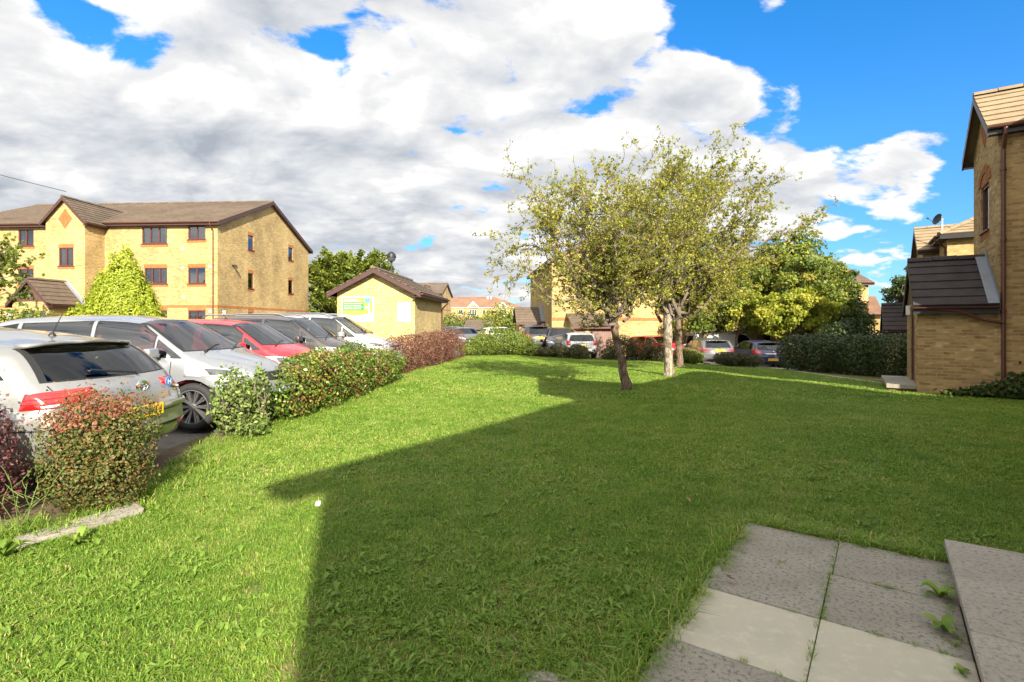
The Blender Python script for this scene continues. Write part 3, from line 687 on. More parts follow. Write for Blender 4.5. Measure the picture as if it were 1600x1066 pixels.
# --- small garage in the middle distance
gr = empty('garage', (-4.1, 62, -.9), R(-5), 'low garage with a plain brown tiled roof in the middle distance', 'garage')
mb = MB(); F2 = Fr((0, 0, 0), (1, 0, 0), (0, -1, 0))
mb.box(-1.5, 1.5, 0, 5, -.5, 1.9); mb.build('wall', M['brick'], gr)
mb = MB(); roof_courses(mb, (-1.75, -.3, 1.85), (1.75, -.3, 1.85), (1.75, 2.5, 3.1), (-1.75, 2.5, 3.1), .5); roof_courses(mb, (1.75, 5.3, 1.85), (-1.75, 5.3, 1.85), (-1.75, 2.5, 3.1), (1.75, 2.5, 3.1), .5)
mb.face([(1.5, 0, 1.9), (1.5, 5, 1.9), (1.5, 2.5, 3.05)]); mb.face([(-1.5, 0, 1.9), (-1.5, 5, 1.9), (-1.5, 2.5, 3.05)]); mb.build('roof', M['tile'], gr)
mb = MB(); mb.box(-1.2, 1.2, -.03, -.01, -.4, 1.6); mb.build('door', M['fascia'], gr)

# --- gable ended block in the middle, bin store against it
C_OR = (2.52, 33.0, -.35)
blkC = empty('apartment_block', C_OR, R(5), 'yellow brick gable end behind the two thin trees', 'building', 'yellow brick apartment blocks')
mb = MB(); Fc = Fr((0, 0, 0), (1, 0, 0), (0, -1, 0))
Wd = 7.4
wall_panel(mb, Fc, 0, Wd, -.8, 6.1); wall_panel(mb, Fr((0, 11, 0), (0, -1, 0), (-1, 0, 0)), 0, 11, -.8, 6.1); wall_panel(mb, Fr((Wd, 0, 0), (0, 1, 0), (1, 0, 0)), 0, 11, -.8, 6.1); wall_panel(mb, Fr((Wd, 11, 0), (-1, 0, 0), (0, 1, 0)), 0, Wd, -.8, 6.1)
mb.face([(0, 0, 6.1), (Wd, 0, 6.1), (Wd/2, 0, 8.1)]); mb.face([(0, 11, 6.1), (Wd, 11, 6.1), (Wd/2, 11, 8.1)])
wl = mb.build('wall', M['brick'], blkC)
mb = MB(); Fc.box(mb, .01, Wd-.01, 2.15, 2.33, -.02, .006); mb.build('brick_band', M['orange'], wl)
gable_roof_y(blkC, 0, Wd, 0, 11.2, 6.1, 2.0, .3, 'brick', 'tile', 'fascia')
# side porch of that block
pc = empty('porch', (0, 0, 0)); pc.parent = blkC
mb = MB(); mb.box(-1.75, 0, 3.0, 5.4, -.8, 2.1); mb.build('porch_wall', M['brick'], pc)
mb = MB(); roof_courses(mb, (-2.0, 2.75, 2.05), (0, 2.75, 2.05), (0, 4.2, 3.15), (-2.0, 4.2, 3.15), .3); roof_courses(mb, (0, 5.65, 2.05), (-2.0, 5.65, 2.05), (-2.0, 4.2, 3.15), (0, 4.2, 3.15), .3)
mb.face([(-1.76, 3.0, 2.1), (-1.76, 5.4, 2.1), (-1.76, 4.2, 3.05)]); pr_ = mb.build('roof', M['tile'], pc)
mb = MB(); mb.box(-2.0, 0, 2.72, 2.75, 1.9, 2.06); mb.build('fascia', M['fascia'], pr_)
mb = MB(); mb.face([(-.28, 2.70, 2.13), (-.01, 2.70, 2.13), (-.01, 4.2, 3.27), (-.28, 4.2, 3.27)]); mb.build('lead_flashing', M['lead'], pr_)
# bin store
bs = empty('bin_store', (3.72, 31.45, -.35), R(5), 'lean-to bin store with brown double doors and a tiled roof', 'bin store')
mb = MB(); Fb = Fr((0, 0, 0), (1, 0, 0), (0, -1, 0))
wall_panel(mb, Fb, 0, 2.6, -.6, 1.85, [(.12, .72, -.5, 1.72), (.95, 2.3, -.5, 1.72)])
mb.face([(0, 0, -.6), (0, 1.75, -.6), (0, 1.75, 2.5), (0, 0, 1.85)]); mb.face([(2.6, 0, -.6), (2.6, 1.75, -.6), (2.6, 1.75, 2.5), (2.6, 0, 1.85)]); mb.build('wall', M['brick'], bs)
mb = MB(); roof_courses(mb, (-.15, -.25, 1.82), (2.75, -.25, 1.82), (2.75, 1.65, 2.62), (-.15, 1.65, 2.62), .3); rr_ = mb.build('roof', M['tile'], bs)
mb = MB(); mb.box(-.15, 2.75, -.275, -.25, 1.66, 1.82); mb.build('fascia', M['frame'], rr_)
door(bs, Fb, (.12, .72, -.5, 1.72), 'doorwood', handle=False); door(bs, Fb, (.95, 1.62, -.5, 1.72), 'doorwood'); door(bs, Fb, (1.63, 2.3, -.5, 1.72), 'doorwood', handle=False)
# terrace running on behind the trees
wt = [(2.0, 3.0, .9, 2.1, 2, .3), (4.3, 5.3, .9, 2.1, 2, .3), (7.4, 8.4, .9, 2.1, 2), (2.0, 3.0, 3.6, 4.7, 2), (4.3, 5.3, 3.6, 4.7, 2), (7.4, 8.4, 3.6, 4.7, 2), (10.5, 11.5, .9, 2.1, 2), (10.5, 11.5, 3.6, 4.7, 2)]
block('terrace_block', 'shaded brown brick terrace with a dark doorway, standing behind the leafy trees', (10.9, 38.5, -.75), R(3), 0, 16, 8, 5.6, 2.0, wt, brick='brick_old', door_front=(.6, 1.5, .0, 2.15), base=-1, tile='tile')

# --- terrace on the right: the near one (beside the viewer), the next one, and the one after
def terr(n, u): x, y = W(n, u); return (x, y, gzf(x, y))
def tower_kw(near, valley, brick, win):
    return dict(x0=-1.4, x1=1.4, proj=1.3, eave=6.3, rise=1.1, win=win, diamond=.36, dz=.25, gutter=True, pipe=1, pipe_y=-1.22, back=3., roof_back=1.6, valley=valley, brick=brick)
TRZ = math.atan2(-math.cos(TH), -math.sin(TH))
porchR = dict(x0=-1.35, x1=1.37, y0=-2.75, y1=-1.3, eave=2.28, rise=1.05, door=(-.3, .75, 0.1, 2.15), brick='brick_old', tile='tile_dark', flash=1, oh=.2, step=.32)
towin = [(-.45, .45, 4.0, 5.15, 1)]
b1 = block('terrace_block', 'brick terrace with gabled stair tower and dark tiled porch standing at the lawn edge', terr(4.1, 17.3), TRZ, -3.0, 3.85, 8.5, 6.75, 2.3, [],
           tower=tower_kw(True, 3.5, 'brick_old', towin), porch=porchR, brick='brick_old', tile='tile_tan', fascia='fascia_black', group='brick terraces along the path')
mb = MB(); mb.box(-.65, -.5, -2.83, -2.751, 1.95, 2.2); mb.build('porch_lamp', M['white'], b1)
# brick arch over the tower window
mb = MB(); n = 9
for k in range(n):
    a = math.pi*(k+.5)/n; a0 = math.pi*k/n+.02; a1 = math.pi*(k+1)/n-.02
    pts = [(.47*math.cos(a0), 5.0+.47*math.sin(a0)*.55), (.70*math.cos(a0), 5.0+.72*math.sin(a0)*.62), (.70*math.cos(a1), 5.0+.72*math.sin(a1)*.62), (.47*math.cos(a1), 5.0+.47*math.sin(a1)*.55)]
    mb.prism([(x, -1.322, z+.18) for x, z in pts], (0, .03, 0))
mb.build('brick_arch', M['orange'], b1)
mb = MB(); mb.tube([(1.57, -2.6, 2.05), (1.57, -2.0, 2.0), (1.5, -1.6, 1.8), (1.47, -1.2, 1.72)], .035, 8); mb.build('porch_pipe', M['pipe'], b1)
b2 = block('terrace_block', 'sunlit brick terrace with satellite dish, beyond the gabled stair tower', terr(3.3, 31.4), TRZ, -11, 3.9, 8.5, 6.05, 2.2, [], ends=('gable', 'hip'),
           tower=dict(x0=-1.4, x1=1.4, proj=.55, eave=5.75, rise=1.05, win=[], back=3., roof_back=1.6, valley=3.2, gutter=True, pipe=0), porch=dict(x0=-1.3, x1=1.3, y0=-1.95, y1=-.55, eave=2.15, rise=1.05, brick='brick', tile='tile_dark', flash=0, oh=.2, step=.32),
           brick='brick', tile='tile_tan', fascia='fascia_black', hip=3.0, group='brick terraces along the path', pipes=((3.7, 1),))
dish(b2, (1.55, -.05, 6.95), (.55, -.9, .35), .25, 'black', 0.); mb = MB(); mb.tube([(1.6, .1, 6.95), (1.6, .1, 5.0)], .03, 6); mb.build('mast', M['white'], b2)
x, y = W(4.1, 3.9)
b0 = block('terrace_block', 'brick terrace the lawn belongs to, its long shadow lying on the grass', terr(4.5, 4.35), TRZ, -3.0, 8.45, 8.5, 6.25, 2.2, [(3.2, 4.4, 1.2, 2.4, 2), (3.2, 4.4, 4.2, 5.3, 2), (-4.5, -3.4, 1.2, 2.4, 2), (-4.5, -3.4, 4.2, 5.3, 2)], ends=('hip', 'gable'), verge=.38,
           tower=tower_kw(True, 3.3, 'brick_old', towin), porch=porchR, brick='brick_old', tile='tile_tan', fascia='fascia_black', hip=3.6, group='brick terraces along the path')
mb = MB(); mb.box(-7.25, -3.0, 0, .7, -1, 6.2); mb.build('shadow_bay', M['brick_old'], b0)  # thin unseen bay, added to shape the far end of the lawn shadow
mb = MB(); roof_courses(mb, (-7.4, -.3, 6.05), (-3.0, -.3, 6.05), (-3.0, .8, 6.5), (-7.4, .8, 6.5)); mb.hexa([(-7.4, -.3, 5.9), (-3.0, -.3, 5.9), (-3.0, .8, 6.1), (-7.4, .8, 6.1), (-7.4, -.3, 6.03), (-3.0, -.3, 6.03), (-3.0, .8, 6.48), (-7.4, .8, 6.48)]); mb.build('shadow_bay_roof', M['tile_tan'], b0)  # roof of the added bay, part of the same shadow outline
# far gabled house and red chimneyed house on the right
hs_ = block('gabled_house', 'far yellow brick house with a low gable facing the sun', (33.9, 48, -1.0), R(-28), -6.5, 0, 10, 3.6, 1.7, [], ends=('gable', 'gable'), tile='tile_red', base=-1)
rc = empty('chimney_house', (37.6, 49, -1.0), R(-28), 'red brick chimney house peeping past the dark porch roof', 'house')
mb = MB(); mb.box(0, 5, 0, 7, -1, 4.2); mb.build('wall', M['redbrick'], rc); mb = MB(); roof_courses(mb, (-.3, -.3, 4.2), (5.3, -.3, 4.2), (5.3, 3.5, 5.8), (-.3, 3.5, 5.8), .5); roof_courses(mb, (5.3, 7.3, 4.2), (-.3, 7.3, 4.2), (-.3, 3.5, 5.8), (5.3, 3.5, 5.8), .5); rr_ = mb.build('roof', M['tile_dark'], rc)
mb = MB(); mb.box(.4, 1.5, .8, 1.5, 4.4, 6.4); mb.build('chimney', M['redbrick'], rr_)
# ---------------------------------------------------------------- cars: nose towards local +x, wheels on z = 0
M['car_glass'] = glass_mat('car_glass', (.62, .70, .70), .62, .02, 2.0)
M['car_glass_dark'] = glass_mat('dark_car_glass', (.2, .22, .24), .4)
M['tyre'] = plain('tyre_rubber', (.018, .018, .019), .8, var=.3, scale=12)
M['rim'] = plain('alloy_rim', (.42, .42, .43), .3, .9)
M['rim_dark'] = plain('dark_rim', (.10, .10, .11), .35, .8)
M['lamp_red'] = plain('red_lamp_lens', (.46, .012, .012), .12, coat=1.)
M['lamp_red_dark'] = plain('dark_red_lamp_lens', (.22, .006, .008), .12, coat=1.)
M['lamp_clear'] = plain('clear_lamp_lens', (.62, .64, .66), .08, .35, coat=1.)
M['lamp_dark'] = plain('smoked_lamp_lens', (.06, .065, .07), .06, coat=1.)
M['chrome'] = plain('chrome', (.75, .75, .76), .12, 1.)
M['seal'] = plain('black_rubber_seal', (.012, .012, .012), .6)
M['seat'] = plain('dark_seat_cloth', (.035, .035, .04), .9)
M['seat_red'] = plain('bright_red_seat_cloth', (.62, .03, .06), .8)
M['plate_yellow'] = plain('yellow_number_plate', (.78, .50, .03), .4)
M['plate_white'] = plain('white_number_plate', (.75, .75, .72), .4)
M['sticker_blue'] = plain('blue_sticker', (.05, .20, .52), .4)
P_ = dict(
    champagne=paint_mat('pale_champagne_paint', (.30, .302, .29), .5, .28), silver=paint_mat('pale_silver_paint', (.31, .325, .345), .5, .26), red=paint_mat('bright_red_paint', (.56, .015, .028)),
    bronze=paint_mat('dark_bronze_grey_paint', (.075, .062, .062), .4, .3), white_silver=paint_mat('silver_white_paint', (.48, .49, .50), .4, .28), black=paint_mat('black_paint', (.018, .018, .020)),
    slate=paint_mat('slate_grey_paint', (.07, .075, .085), .3), white=paint_mat('white_paint_gloss', (.72, .71, .68)), grey=paint_mat('mid_grey_paint', (.13, .13, .14), .4, .3), navy=paint_mat('navy_blue_paint', (.010, .016, .075)), beige=paint_mat('beige_paint', (.42, .34, .26), .3), van_white=paint_mat('van_white', (.74, .74, .73)))

def smooth_poly(nodes, step=.05, k=2):
    pts = [np.array(p, float) for p in nodes]; out = []
    for a, b in zip(pts, pts[1:]):
        n = max(1, int(np.linalg.norm(b-a)/step))
        for i in range(n): out.append(a+(b-a)*i/n)
    out.append(pts[-1]); out = np.array(out)
    for _ in range(k):
        o = out.copy(); o[1:-1] = out[:-2]*.25+out[1:-1]*.5+out[2:]*.25; out = o
    return out
def car_shell(S):
    Ln, hw = S['L'], S['w']/2; x_n, x_t = Ln/2, -Ln/2
    prof = smooth_poly(S['top'], .055, 2)           # from tail to nose (x, z)
    bx, bz = zip(*S['bottom']); lx, lz = zip(*S['belt']); cx_, cz_ = zip(*S.get('crown', [(-9, .045), (9, .045)]))
    M_ = 17; rings = []
    for x, zt in prof:
        zb = np.interp(x, bx, bz); zt = max(zt, zb+.03)
        zB = min(np.interp(x, lx, lz), zb+(zt-zb)*.80)
        e = np.clip((abs(x)-(Ln/2-.8))/.8, 0, 1); w_ = hw*(1-S.get('taper', .07)*e**2-.05*np.clip((abs(x)-(Ln/2-.18))/.18, 0, 1)**2)
        c = np.interp(x, cx_, cz_); c = min(c, (zt-zB)*.5)
        bow = (S.get('bow_t', .13) if x < 0 else S.get('bow_n', .30))*np.clip((abs(x)-(Ln/2-1.0))/.85, 0, 1)**1.5
        tt = S.get('tumble', .30); ws = w_*.965
        yr = ws-(zt-c-zB)*tt; r = min(.10, (zt-zB)*.35)
        ze = zt-c
        h = zB-zb
        pts = [(0, zb), (w_*.6, zb), (w_*.90, zb+.02*min(1, h)), (w_*.955, zb+h*.10), (w_*.985, zb+h*.24), (w_*1.0, zb+h*.48), (w_*1.0, zb+h*.66), (w_*.992, zb+h*.84), (ws, zB)]
        up = max(ze-r-zB, .004)
        for f in (.33, .66, 1.): pts.append((ws+(yr-ws)*f*up/max(ze-zB, .004), zB+up*f))
        xr = pts[-1][0]
        pts += [(xr-r*.32, ze-r*.32), (max(xr-r*1.05, .1*xr), ze), (xr*.62, ze+c*.55), (xr*.32, ze+c*.9), (0, zt)]
        sg = 1 if x < 0 else -1
        rings.append([(x+sg*bow*(y/hw)**2.4, y, z) for y, z in pts])
    bm = bmesh.new(); vr = []
    n = len(rings[0])
    for ring in rings:
        a = [bm.verts.new((p[0], p[1], p[2])) for p in ring]
        b = [a[0]]+[bm.verts.new((p[0], -p[1], p[2])) for p in ring[1:-1]]+[a[-1]]
        vr.append(a+b[1:-1][::-1])
    m = len(vr[0])
    for a, b in zip(vr, vr[1:]):
        for k in range(m): bm.faces.new([a[k], a[(k+1) % m], b[(k+1) % m], b[k]])
    bm.faces.new(vr[0][::-1]); bm.faces.new(vr[-1])
    bmesh.ops.recalc_face_normals(bm, faces=bm.faces)
    for f in bm.faces: f.smooth = True
    return bm
def poly_planes(poly, ax):
    """planes (n, d) keeping the inside of a convex outline; ax the two axes it is drawn in"""
    cx = sum(p[0] for p in poly)/len(poly); cy = sum(p[1] for p in poly)/len(poly); out = []
    for (x0, y0), (x1, y1) in zip(poly, poly[1:]+poly[:1]):
        nx, ny = y1-y0, -(x1-x0); l = math.hypot(nx, ny) or 1; nx /= l; ny /= l
        if nx*(cx-x0)+ny*(cy-y0) > 0: nx, ny = -nx, -ny
        v = [0, 0, 0]; v[ax[0]] = nx; v[ax[1]] = ny; out.append((Vector(v), nx*x0+ny*y0))
    return out
def inside(p, planes, eps=1e-5): return all(n.dot(p) <= d+eps for n, d in planes)
def patch(src, planes, flt=None, off=.004, thick=.012):
    """a copy of the piece of skin inside the planes, lifted a little and given an edge"""
    bm = src.copy()
    bad = [f for f in bm.faces if flt and not flt(f)]
    if bad: bmesh.ops.delete(bm, geom=bad, context='FACES')
    for n, d in planes:
        bmesh.ops.bisect_plane(bm, geom=list(bm.verts)+list(bm.edges)+list(bm.faces), plane_co=n*d, plane_no=n, clear_outer=True)
    if not bm.faces: return bm
    bm.normal_update()
    mv = [(v, v.normal.copy()) for v in bm.verts]
    for v, n in mv: v.co += n*off
    if thick:
        be = [e for e in bm.edges if len(e.link_faces) == 1]
        key = lambda v: (round(v.co.x, 5), round(v.co.y, 5), round(v.co.z, 5))
        nm = {key(v): n for v, n in mv}
        ex = bmesh.ops.extrude_edge_only(bm, edges=be)['geom']
        for v in [g for g in ex if isinstance(g, bmesh.types.BMVert)]:
            v.co -= nm.get(key(v), Vector((0, 0, 1)))*thick
    for f in bm.faces: f.smooth = True
    return bm
def cut_out(bm, planes, flt=None):
    """cuts the same piece out of the skin and returns it as its own bmesh"""
    piece = patch(bm, planes, flt, 0, 0)
    def ok(f, pl):
        c = f.calc_center_median(); return (flt is None or flt(f)) and inside(c, pl)
    done = []
    for n, d in planes:
        cand = [f for f in bm.faces if ok(f, done)]
        geom = set(cand)
        for f in cand: geom.update(f.edges); geom.update(f.verts)
        bmesh.ops.bisect_plane(bm, geom=list(geom), plane_co=n*d, plane_no=n)
        bm.normal_update(); done.append((n, d))
    bmesh.ops.delete(bm, geom=[f for f in bm.faces if ok(f, planes)], context='FACES')
    return piece
def shrink(poly, k):
    cx = sum(p[0] for p in poly)/len(poly); cy = sum(p[1] for p in poly)/len(poly)
    return [(cx+(x-cx)*(1-k/max(.01, math.hypot(x-cx, y-cy))), cy+(y-cy)*(1-k/max(.01, math.hypot(x-cx, y-cy)))) for x, y in poly]
def wheel_mesh(r, wd, spokes, rimr, mat_rim='rim', side=1):
    mb = MB(); h = wd/2
    mb.lathe([(rimr, -h*.9), (rimr+.02, -h), (r-.03, -h), (r-.006, -h*.75), (r, -h*.4), (r, h*.4), (r-.006, h*.75), (r-.03, h), (rimr+.02, h), (rimr, h*.9), (rimr*.98, h*.3), (rimr*.98, -h*.9)], 36, (0, 0, 0), 'y', False)
    ty = mb
    rb = MB(); o = side*h
    def Y(a): return side*a
    rb.lathe([(rimr*1.0, Y(h*.93)), (rimr*.95, Y(h*.95)), (rimr*.93, Y(h*.55)), (rimr*.93, Y(-h*.5))], 36, (0, 0, 0), 'y', False)
    rb.lathe([(.001, Y(h*.80)), (rimr*.16, Y(h*.80)), (rimr*.2, Y(h*.6)), (rimr*.2, Y(h*.3))], 16, (0, 0, 0), 'y', False)
    for k in range(spokes):
        a = 2*math.pi*k/spokes
        for da in (-.085, .085):
            p0 = Vector((math.cos(a+da*.6)*rimr*.17, Y(h*.66), math.sin(a+da*.6)*rimr*.17)); p1 = Vector((math.cos(a+da)*rimr*.95, Y(h*.80), math.sin(a+da)*rimr*.95))
            t = (p1-p0).normalized(); s = t.cross(Vector((0, 1, 0)))*rimr*.052; dn = Vector((0, Y(-.03), 0))
            rb.hexa([p0-s+dn, p0+s+dn, p1+s+dn, p1-s+dn, p0-s*.8, p0+s*.8, p1+s*.8, p1-s*.8])
    bk = MB().lathe([(.001, Y(-h*.2)), (rimr*.93, Y(-h*.2)), (rimr*.93, Y(-h*.3)), (.001, Y(-h*.3))], 24, (0, 0, 0), 'y')
    return ty, rb, bk
def make_car(S, name, label, paint, loc, rz, group=None, sc=1.):
    root = empty(name, (loc[0], loc[1], loc[2]+(.04 if sc != 1. else 0.)), rz, label, 'car' if 'van' not in name else 'van', group)
    root.scale = (sc, sc, sc); body = car_shell(S); clean = body.copy()
    Ln = S['L']; side = lambda f: abs(f.normal.y) > .35
    glass = M[S.get('glass', 'car_glass')]; made = []
    # windscreen and rear window, outlines in (y, z)
    wsx = S['ws_x']; up = lambda f: f.normal.z > .02
    for nm, poly, fl in (('windscreen', S.get('ws'), lambda f: f.normal.x > .12 and abs(f.normal.y) < .75 and f.calc_center_median().x > wsx-.1 and f.normal.z > .05),
                         ('rear_window', S.get('rw'), lambda f: f.normal.x < -.12 and abs(f.normal.y) < .75 and f.calc_center_median().x < 0)):
        if not poly: continue
        pl = poly_planes(poly, (1, 2)); pc = cut_out(body, pl, fl)
        bmobj(nm, pc, M[S['rglass']] if nm == 'rear_window' and 'rglass' in S else glass, root)
        rim = patch(clean, poly_planes([(y*1.03, zz) for y, zz in shrink(poly, -.035)], (1, 2)), fl, -.004, 0); ins = pl
        # the black edge round the glass
        def oc(f): return inside(f.calc_center_median(), ins)
        for n, d in pl: bmesh.ops.bisect_plane(rim, geom=list(rim.verts)+list(rim.edges)+list(rim.faces), plane_co=n*d, plane_no=n)
        bmesh.ops.delete(rim, geom=[f for f in rim.faces if oc(f)], context='FACES')
        for v in rim.verts: v.co += v.normal*.006
        bmobj('window_seal', rim, M['seal'], root)
    for poly in S['sw']:
        for s in (1, -1):
            fl = lambda f, s=s: f.normal.y*s > .30
            pl = poly_planes(poly, (0, 2)); pc = cut_out(body, pl, fl); bmobj('side_window', pc, M[S['rglass']] if poly is S['sw'][0] and 'rglass' in S else glass, root)
            rim = patch(clean, poly_planes(shrink(poly, -.022), (0, 2)), fl, 0, 0)
            for n, d in pl: bmesh.ops.bisect_plane(rim, geom=list(rim.verts)+list(rim.edges)+list(rim.faces), plane_co=n*d, plane_no=n)
            bmesh.ops.delete(rim, geom=[f for f in rim.faces if inside(f.calc_center_median(), pl)], context='FACES')
            for v in rim.verts: v.co += v.normal*.003
            bmobj('window_seal', rim, M[S.get('sealmat', 'seal')], root)
    wr = S['wheel_r']; wx = S['wheels']; hw = S['w']/2
    for x in wx:
        for s in (1, -1):
            ar = wr+.055
            poly = [(x+ar*math.cos(2*math.pi*k/22), wr+ar*math.sin(2*math.pi*k/22)) for k in range(22)]
            poly = [(px, max(pz, .02)) for px, pz in poly]; poly = [p for i, p in enumerate(poly) if i == 0 or p != poly[i-1]]
            hull = poly_planes([(x+ar*math.cos(2*math.pi*k/22), wr+ar*math.sin(2*math.pi*k/22)) for k in range(22)], (0, 2))
            cut_out(body, hull, lambda f, s=s: f.normal.y*s > -.05 and f.calc_center_median().y*s > .3)
            mb = MB()
            arc = [(x+(ar+.004)*math.cos(a), s*(hw-.035), wr+(ar+.004)*math.sin(a)) for a in [R(-22+224*k/18) for k in range(19)]]
            mb.tube(arc, .016, 6); mb.build('wheel_arch', M[S.get('archmat', 'seal')], root)
            ty, rb, bk = wheel_mesh(wr, .20, S.get('spokes', 7), wr*S.get('rimk', .70), side=s)
            wh = ty.build('wheel', M['tyre'], root, True); wh.location = (x, s*(hw-.135), wr)
            rb.build('rim', M[S.get('rimmat', 'rim')], wh); bk.build('brake_disc', M['black'], wh)
    # lamps, plates, trims
    for it in S.get('patches', ()):
        nm, mat, ax, poly, fl = it[:5]; off = it[5] if len(it) > 5 else .005; mir = it[6] if len(it) > 6 else True
        for s in ((1, -1) if mir else (1,)):
            pp = [((-a if ax[0] == 1 and s < 0 else a), (b)) for a, b in poly]
            f2 = (lambda f, s=s: (fl(f) and (f.calc_center_median().y*s > -.02 or not mir)))
            bm = patch(clean, poly_planes(pp, ax), f2, off)
            if len(bm.faces): bmobj(nm, bm, P_[paint] if mat == 'paint' else M[mat], root)
            else: bm.free()
    bm_ = bmobj('body', body, P_[paint], root)
    # inside
    mb = MB(); xs, zs = S['seat_x'], S.get('seat_z', .55)
    seat = S.get('seatmat', 'seat')
    for s in (-.36, .36):
        sb = MB(); sb.hexa([(xs-.22, s-.23, zs-.25), (xs+.30, s-.23, zs-.25), (xs+.30, s+.23, zs-.25), (xs-.22, s+.23, zs-.25), (xs-.25, s-.23, zs-.08), (xs+.30, s-.23, zs-.02), (xs+.30, s+.23, zs-.02), (xs-.25, s+.23, zs-.08)])
        sb.hexa([(xs-.30, s-.22, zs-.1), (xs-.14, s-.22, zs-.1), (xs-.14, s+.22, zs-.1), (xs-.30, s+.22, zs-.1), (xs-.46, s-.19, zs+.52), (xs-.36, s-.19, zs+.52), (xs-.36, s+.19, zs+.52), (xs-.46, s+.19, zs+.52)])
        sb.hexa([(xs-.48, s-.13, zs+.57), (xs-.39, s-.13, zs+.57), (xs-.39, s+.13, zs+.57), (xs-.48, s+.13, zs+.57), (xs-.50, s-.11, zs+.75), (xs-.42, s-.11, zs+.75), (xs-.42, s+.11, zs+.75), (xs-.50, s+.11, zs+.75)])
        sb.build('seat', M[seat], root, bevel=.02)
    xr = xs-.95; sb = MB()
    sb.hexa([(xr-.3, -.6, zs-.2), (xr+.3, -.6, zs-.2), (xr+.3, .6, zs-.2), (xr-.3, .6, zs-.2), (xr-.3, -.6, zs), (xr+.3, -.6, zs), (xr+.3, .6, zs), (xr-.3, .6, zs)])
    sb.hexa([(xr-.32, -.6, zs-.1), (xr-.2, -.6, zs-.1), (xr-.2, .6, zs-.1), (xr-.32, .6, zs-.1), (xr-.48, -.56, zs+.45), (xr-.38, -.56, zs+.45), (xr-.38, .56, zs+.45), (xr-.48, .56, zs+.45)])
    sb.build('rear_seat', M[seat], root, bevel=.02)
    db = MB(); xd = S['dash_x']; zd = S['dash_z']
    db.hexa([(xd-.45, -.66, zd-.35), (xd+.2, -.66, zd-.3), (xd+.2, .66, zd-.3), (xd-.45, .66, zd-.35), (xd-.35, -.66, zd-.03), (xd+.2, -.66, zd-.05), (xd+.2, .66, zd-.05), (xd-.35, .66, zd-.03)]); db.build('dashboard', M['black'], root, bevel=.03)
    mb = MB(); sx = xd-.52; mb.tube([(sx-.08*math.sin(2*math.pi*k/16), -.36+.18*math.cos(2*math.pi*k/16), zd-.03+.17*math.sin(2*math.pi*k/16)) for k in range(17)], .014, 6); mb.tube([(sx, -.36, zd-.03), (sx+.2, -.36, zd-.12)], .03, 6); mb.build('steering_wheel', M['black'], root)
    mb = MB(); mb.box(-Ln/2+.35, Ln/2-.5, -hw+.16, hw-.16, .30, .33); mb.build('floor_pan', M['black'], root)
    # mirrors
    mx, mz = S['mirror']
    for s in (1, -1):
        mb = MB(); y0 = s*(hw-.02); mb.tube([(mx, y0-s*.10, mz-.02), (mx, y0+s*.03, mz+.01), (mx, y0+s*.05, mz+.02)], [.03, .03, .03], 6)
        mm = mb.build('door_mirror', M['black'], root)
        mb = MB(); mb.hexa([(mx-.07, y0+s*.02, mz-.05), (mx+.06, y0+s*.02, mz-.04), (mx+.04, y0+s*.20, mz-.03), (mx-.06, y0+s*.20, mz-.03), (mx-.07, y0+s*.02, mz+.10), (mx+.04, y0+s*.02, mz+.09), (mx+.02, y0+s*.19, mz+.08), (mx-.06, y0+s*.19, mz+.08)])
        mb.build('mirror_shell', P_[paint], mm, True, .02)
    for (xa, za, ln) in S.get('aerial', ()):
        mb = MB(); mb.lathe([(.035, 0), (.03, .012), (.012, .035)], 10, (xa, 0, za)); mb.tube([(xa, 0, za+.02), (xa-.4*ln, 0, za+.02+ln*.75)], [.006, .003], 6); mb.build('aerial', M['black'], root)
    if S.get('rails'):
        x0, x1, zr, y_ = S['rails']
        for s in (1, -1):
            mb = MB(); mb.tube([(x0, s*y_, zr-.03), (x0+.12, s*y_, zr+.03), (0, s*y_, zr+.06), (x1-.15, s*y_, zr+.035), (x1, s*y_, zr-.03)], .018, 6); mb.build('roof_rail', M[S.get('railmat', 'chrome')], root)
    for (pts, rr) in S.get('wipers', ()):
        mb = MB(); mb.tube(pts, rr, 6); mb.build('wiper', M['black'], root)
    if S.get('spoiler'):
        q = S['spoiler']; mb = MB(); x, zz, hw_, ln = q
        n = 8
        for k in range(n):
            a, b = -1+2*k/n, -1+2*(k+1)/n; fa, fb = .03*a*a, .03*b*b
            mb.hexa([(x-ln+fa*3, a*hw_, zz-.035-fa), (x-ln+fb*3, b*hw_, zz-.035-fb), (x, b*hw_, zz-.05-fb), (x, a*hw_, zz-.05-fa), (x-ln+fa*3, a*hw_, zz-.012-fa), (x-ln+fb*3, b*hw_, zz-.012-fb), (x, b*hw_, zz-.004-fb), (x, a*hw_, zz-.004-fa)])
        mb.build('spoiler', P_[paint], root, True)
    for (yc, zc, xa, w_, h_, mat) in S.get('plates', ()):
        mb = MB(); s = -1 if xa < 0 else 1; mb.box(min(xa, xa+s*.014), max(xa, xa+s*.014), yc-w_/2, yc+w_/2, zc-h_/2, zc+h_/2); pt = mb.build('number_plate', M[mat], root)
        mb = MB(); rs = random.Random(int(abs(xa*1000))+len(label))
        for k in range(7):
            y = yc+(k-3)*w_*.125+(0.01 if k > 3 else -.01); xq = xa+s*.017
            for (a, b, c, d_) in rs.sample([(-.02, -.008, -.035, .035), (.008, .02, -.035, .035), (-.02, .02, .022, .035), (-.02, .02, -.035, -.022), (-.02, .02, -.006, .006)], 3): mb.face([(xq, y+a, zc+c), (xq, y+b, zc+c), (xq, y+b, zc+d_), (xq, y+a, zc+d_)])
        mb.build('plate_characters', M['black'], pt)
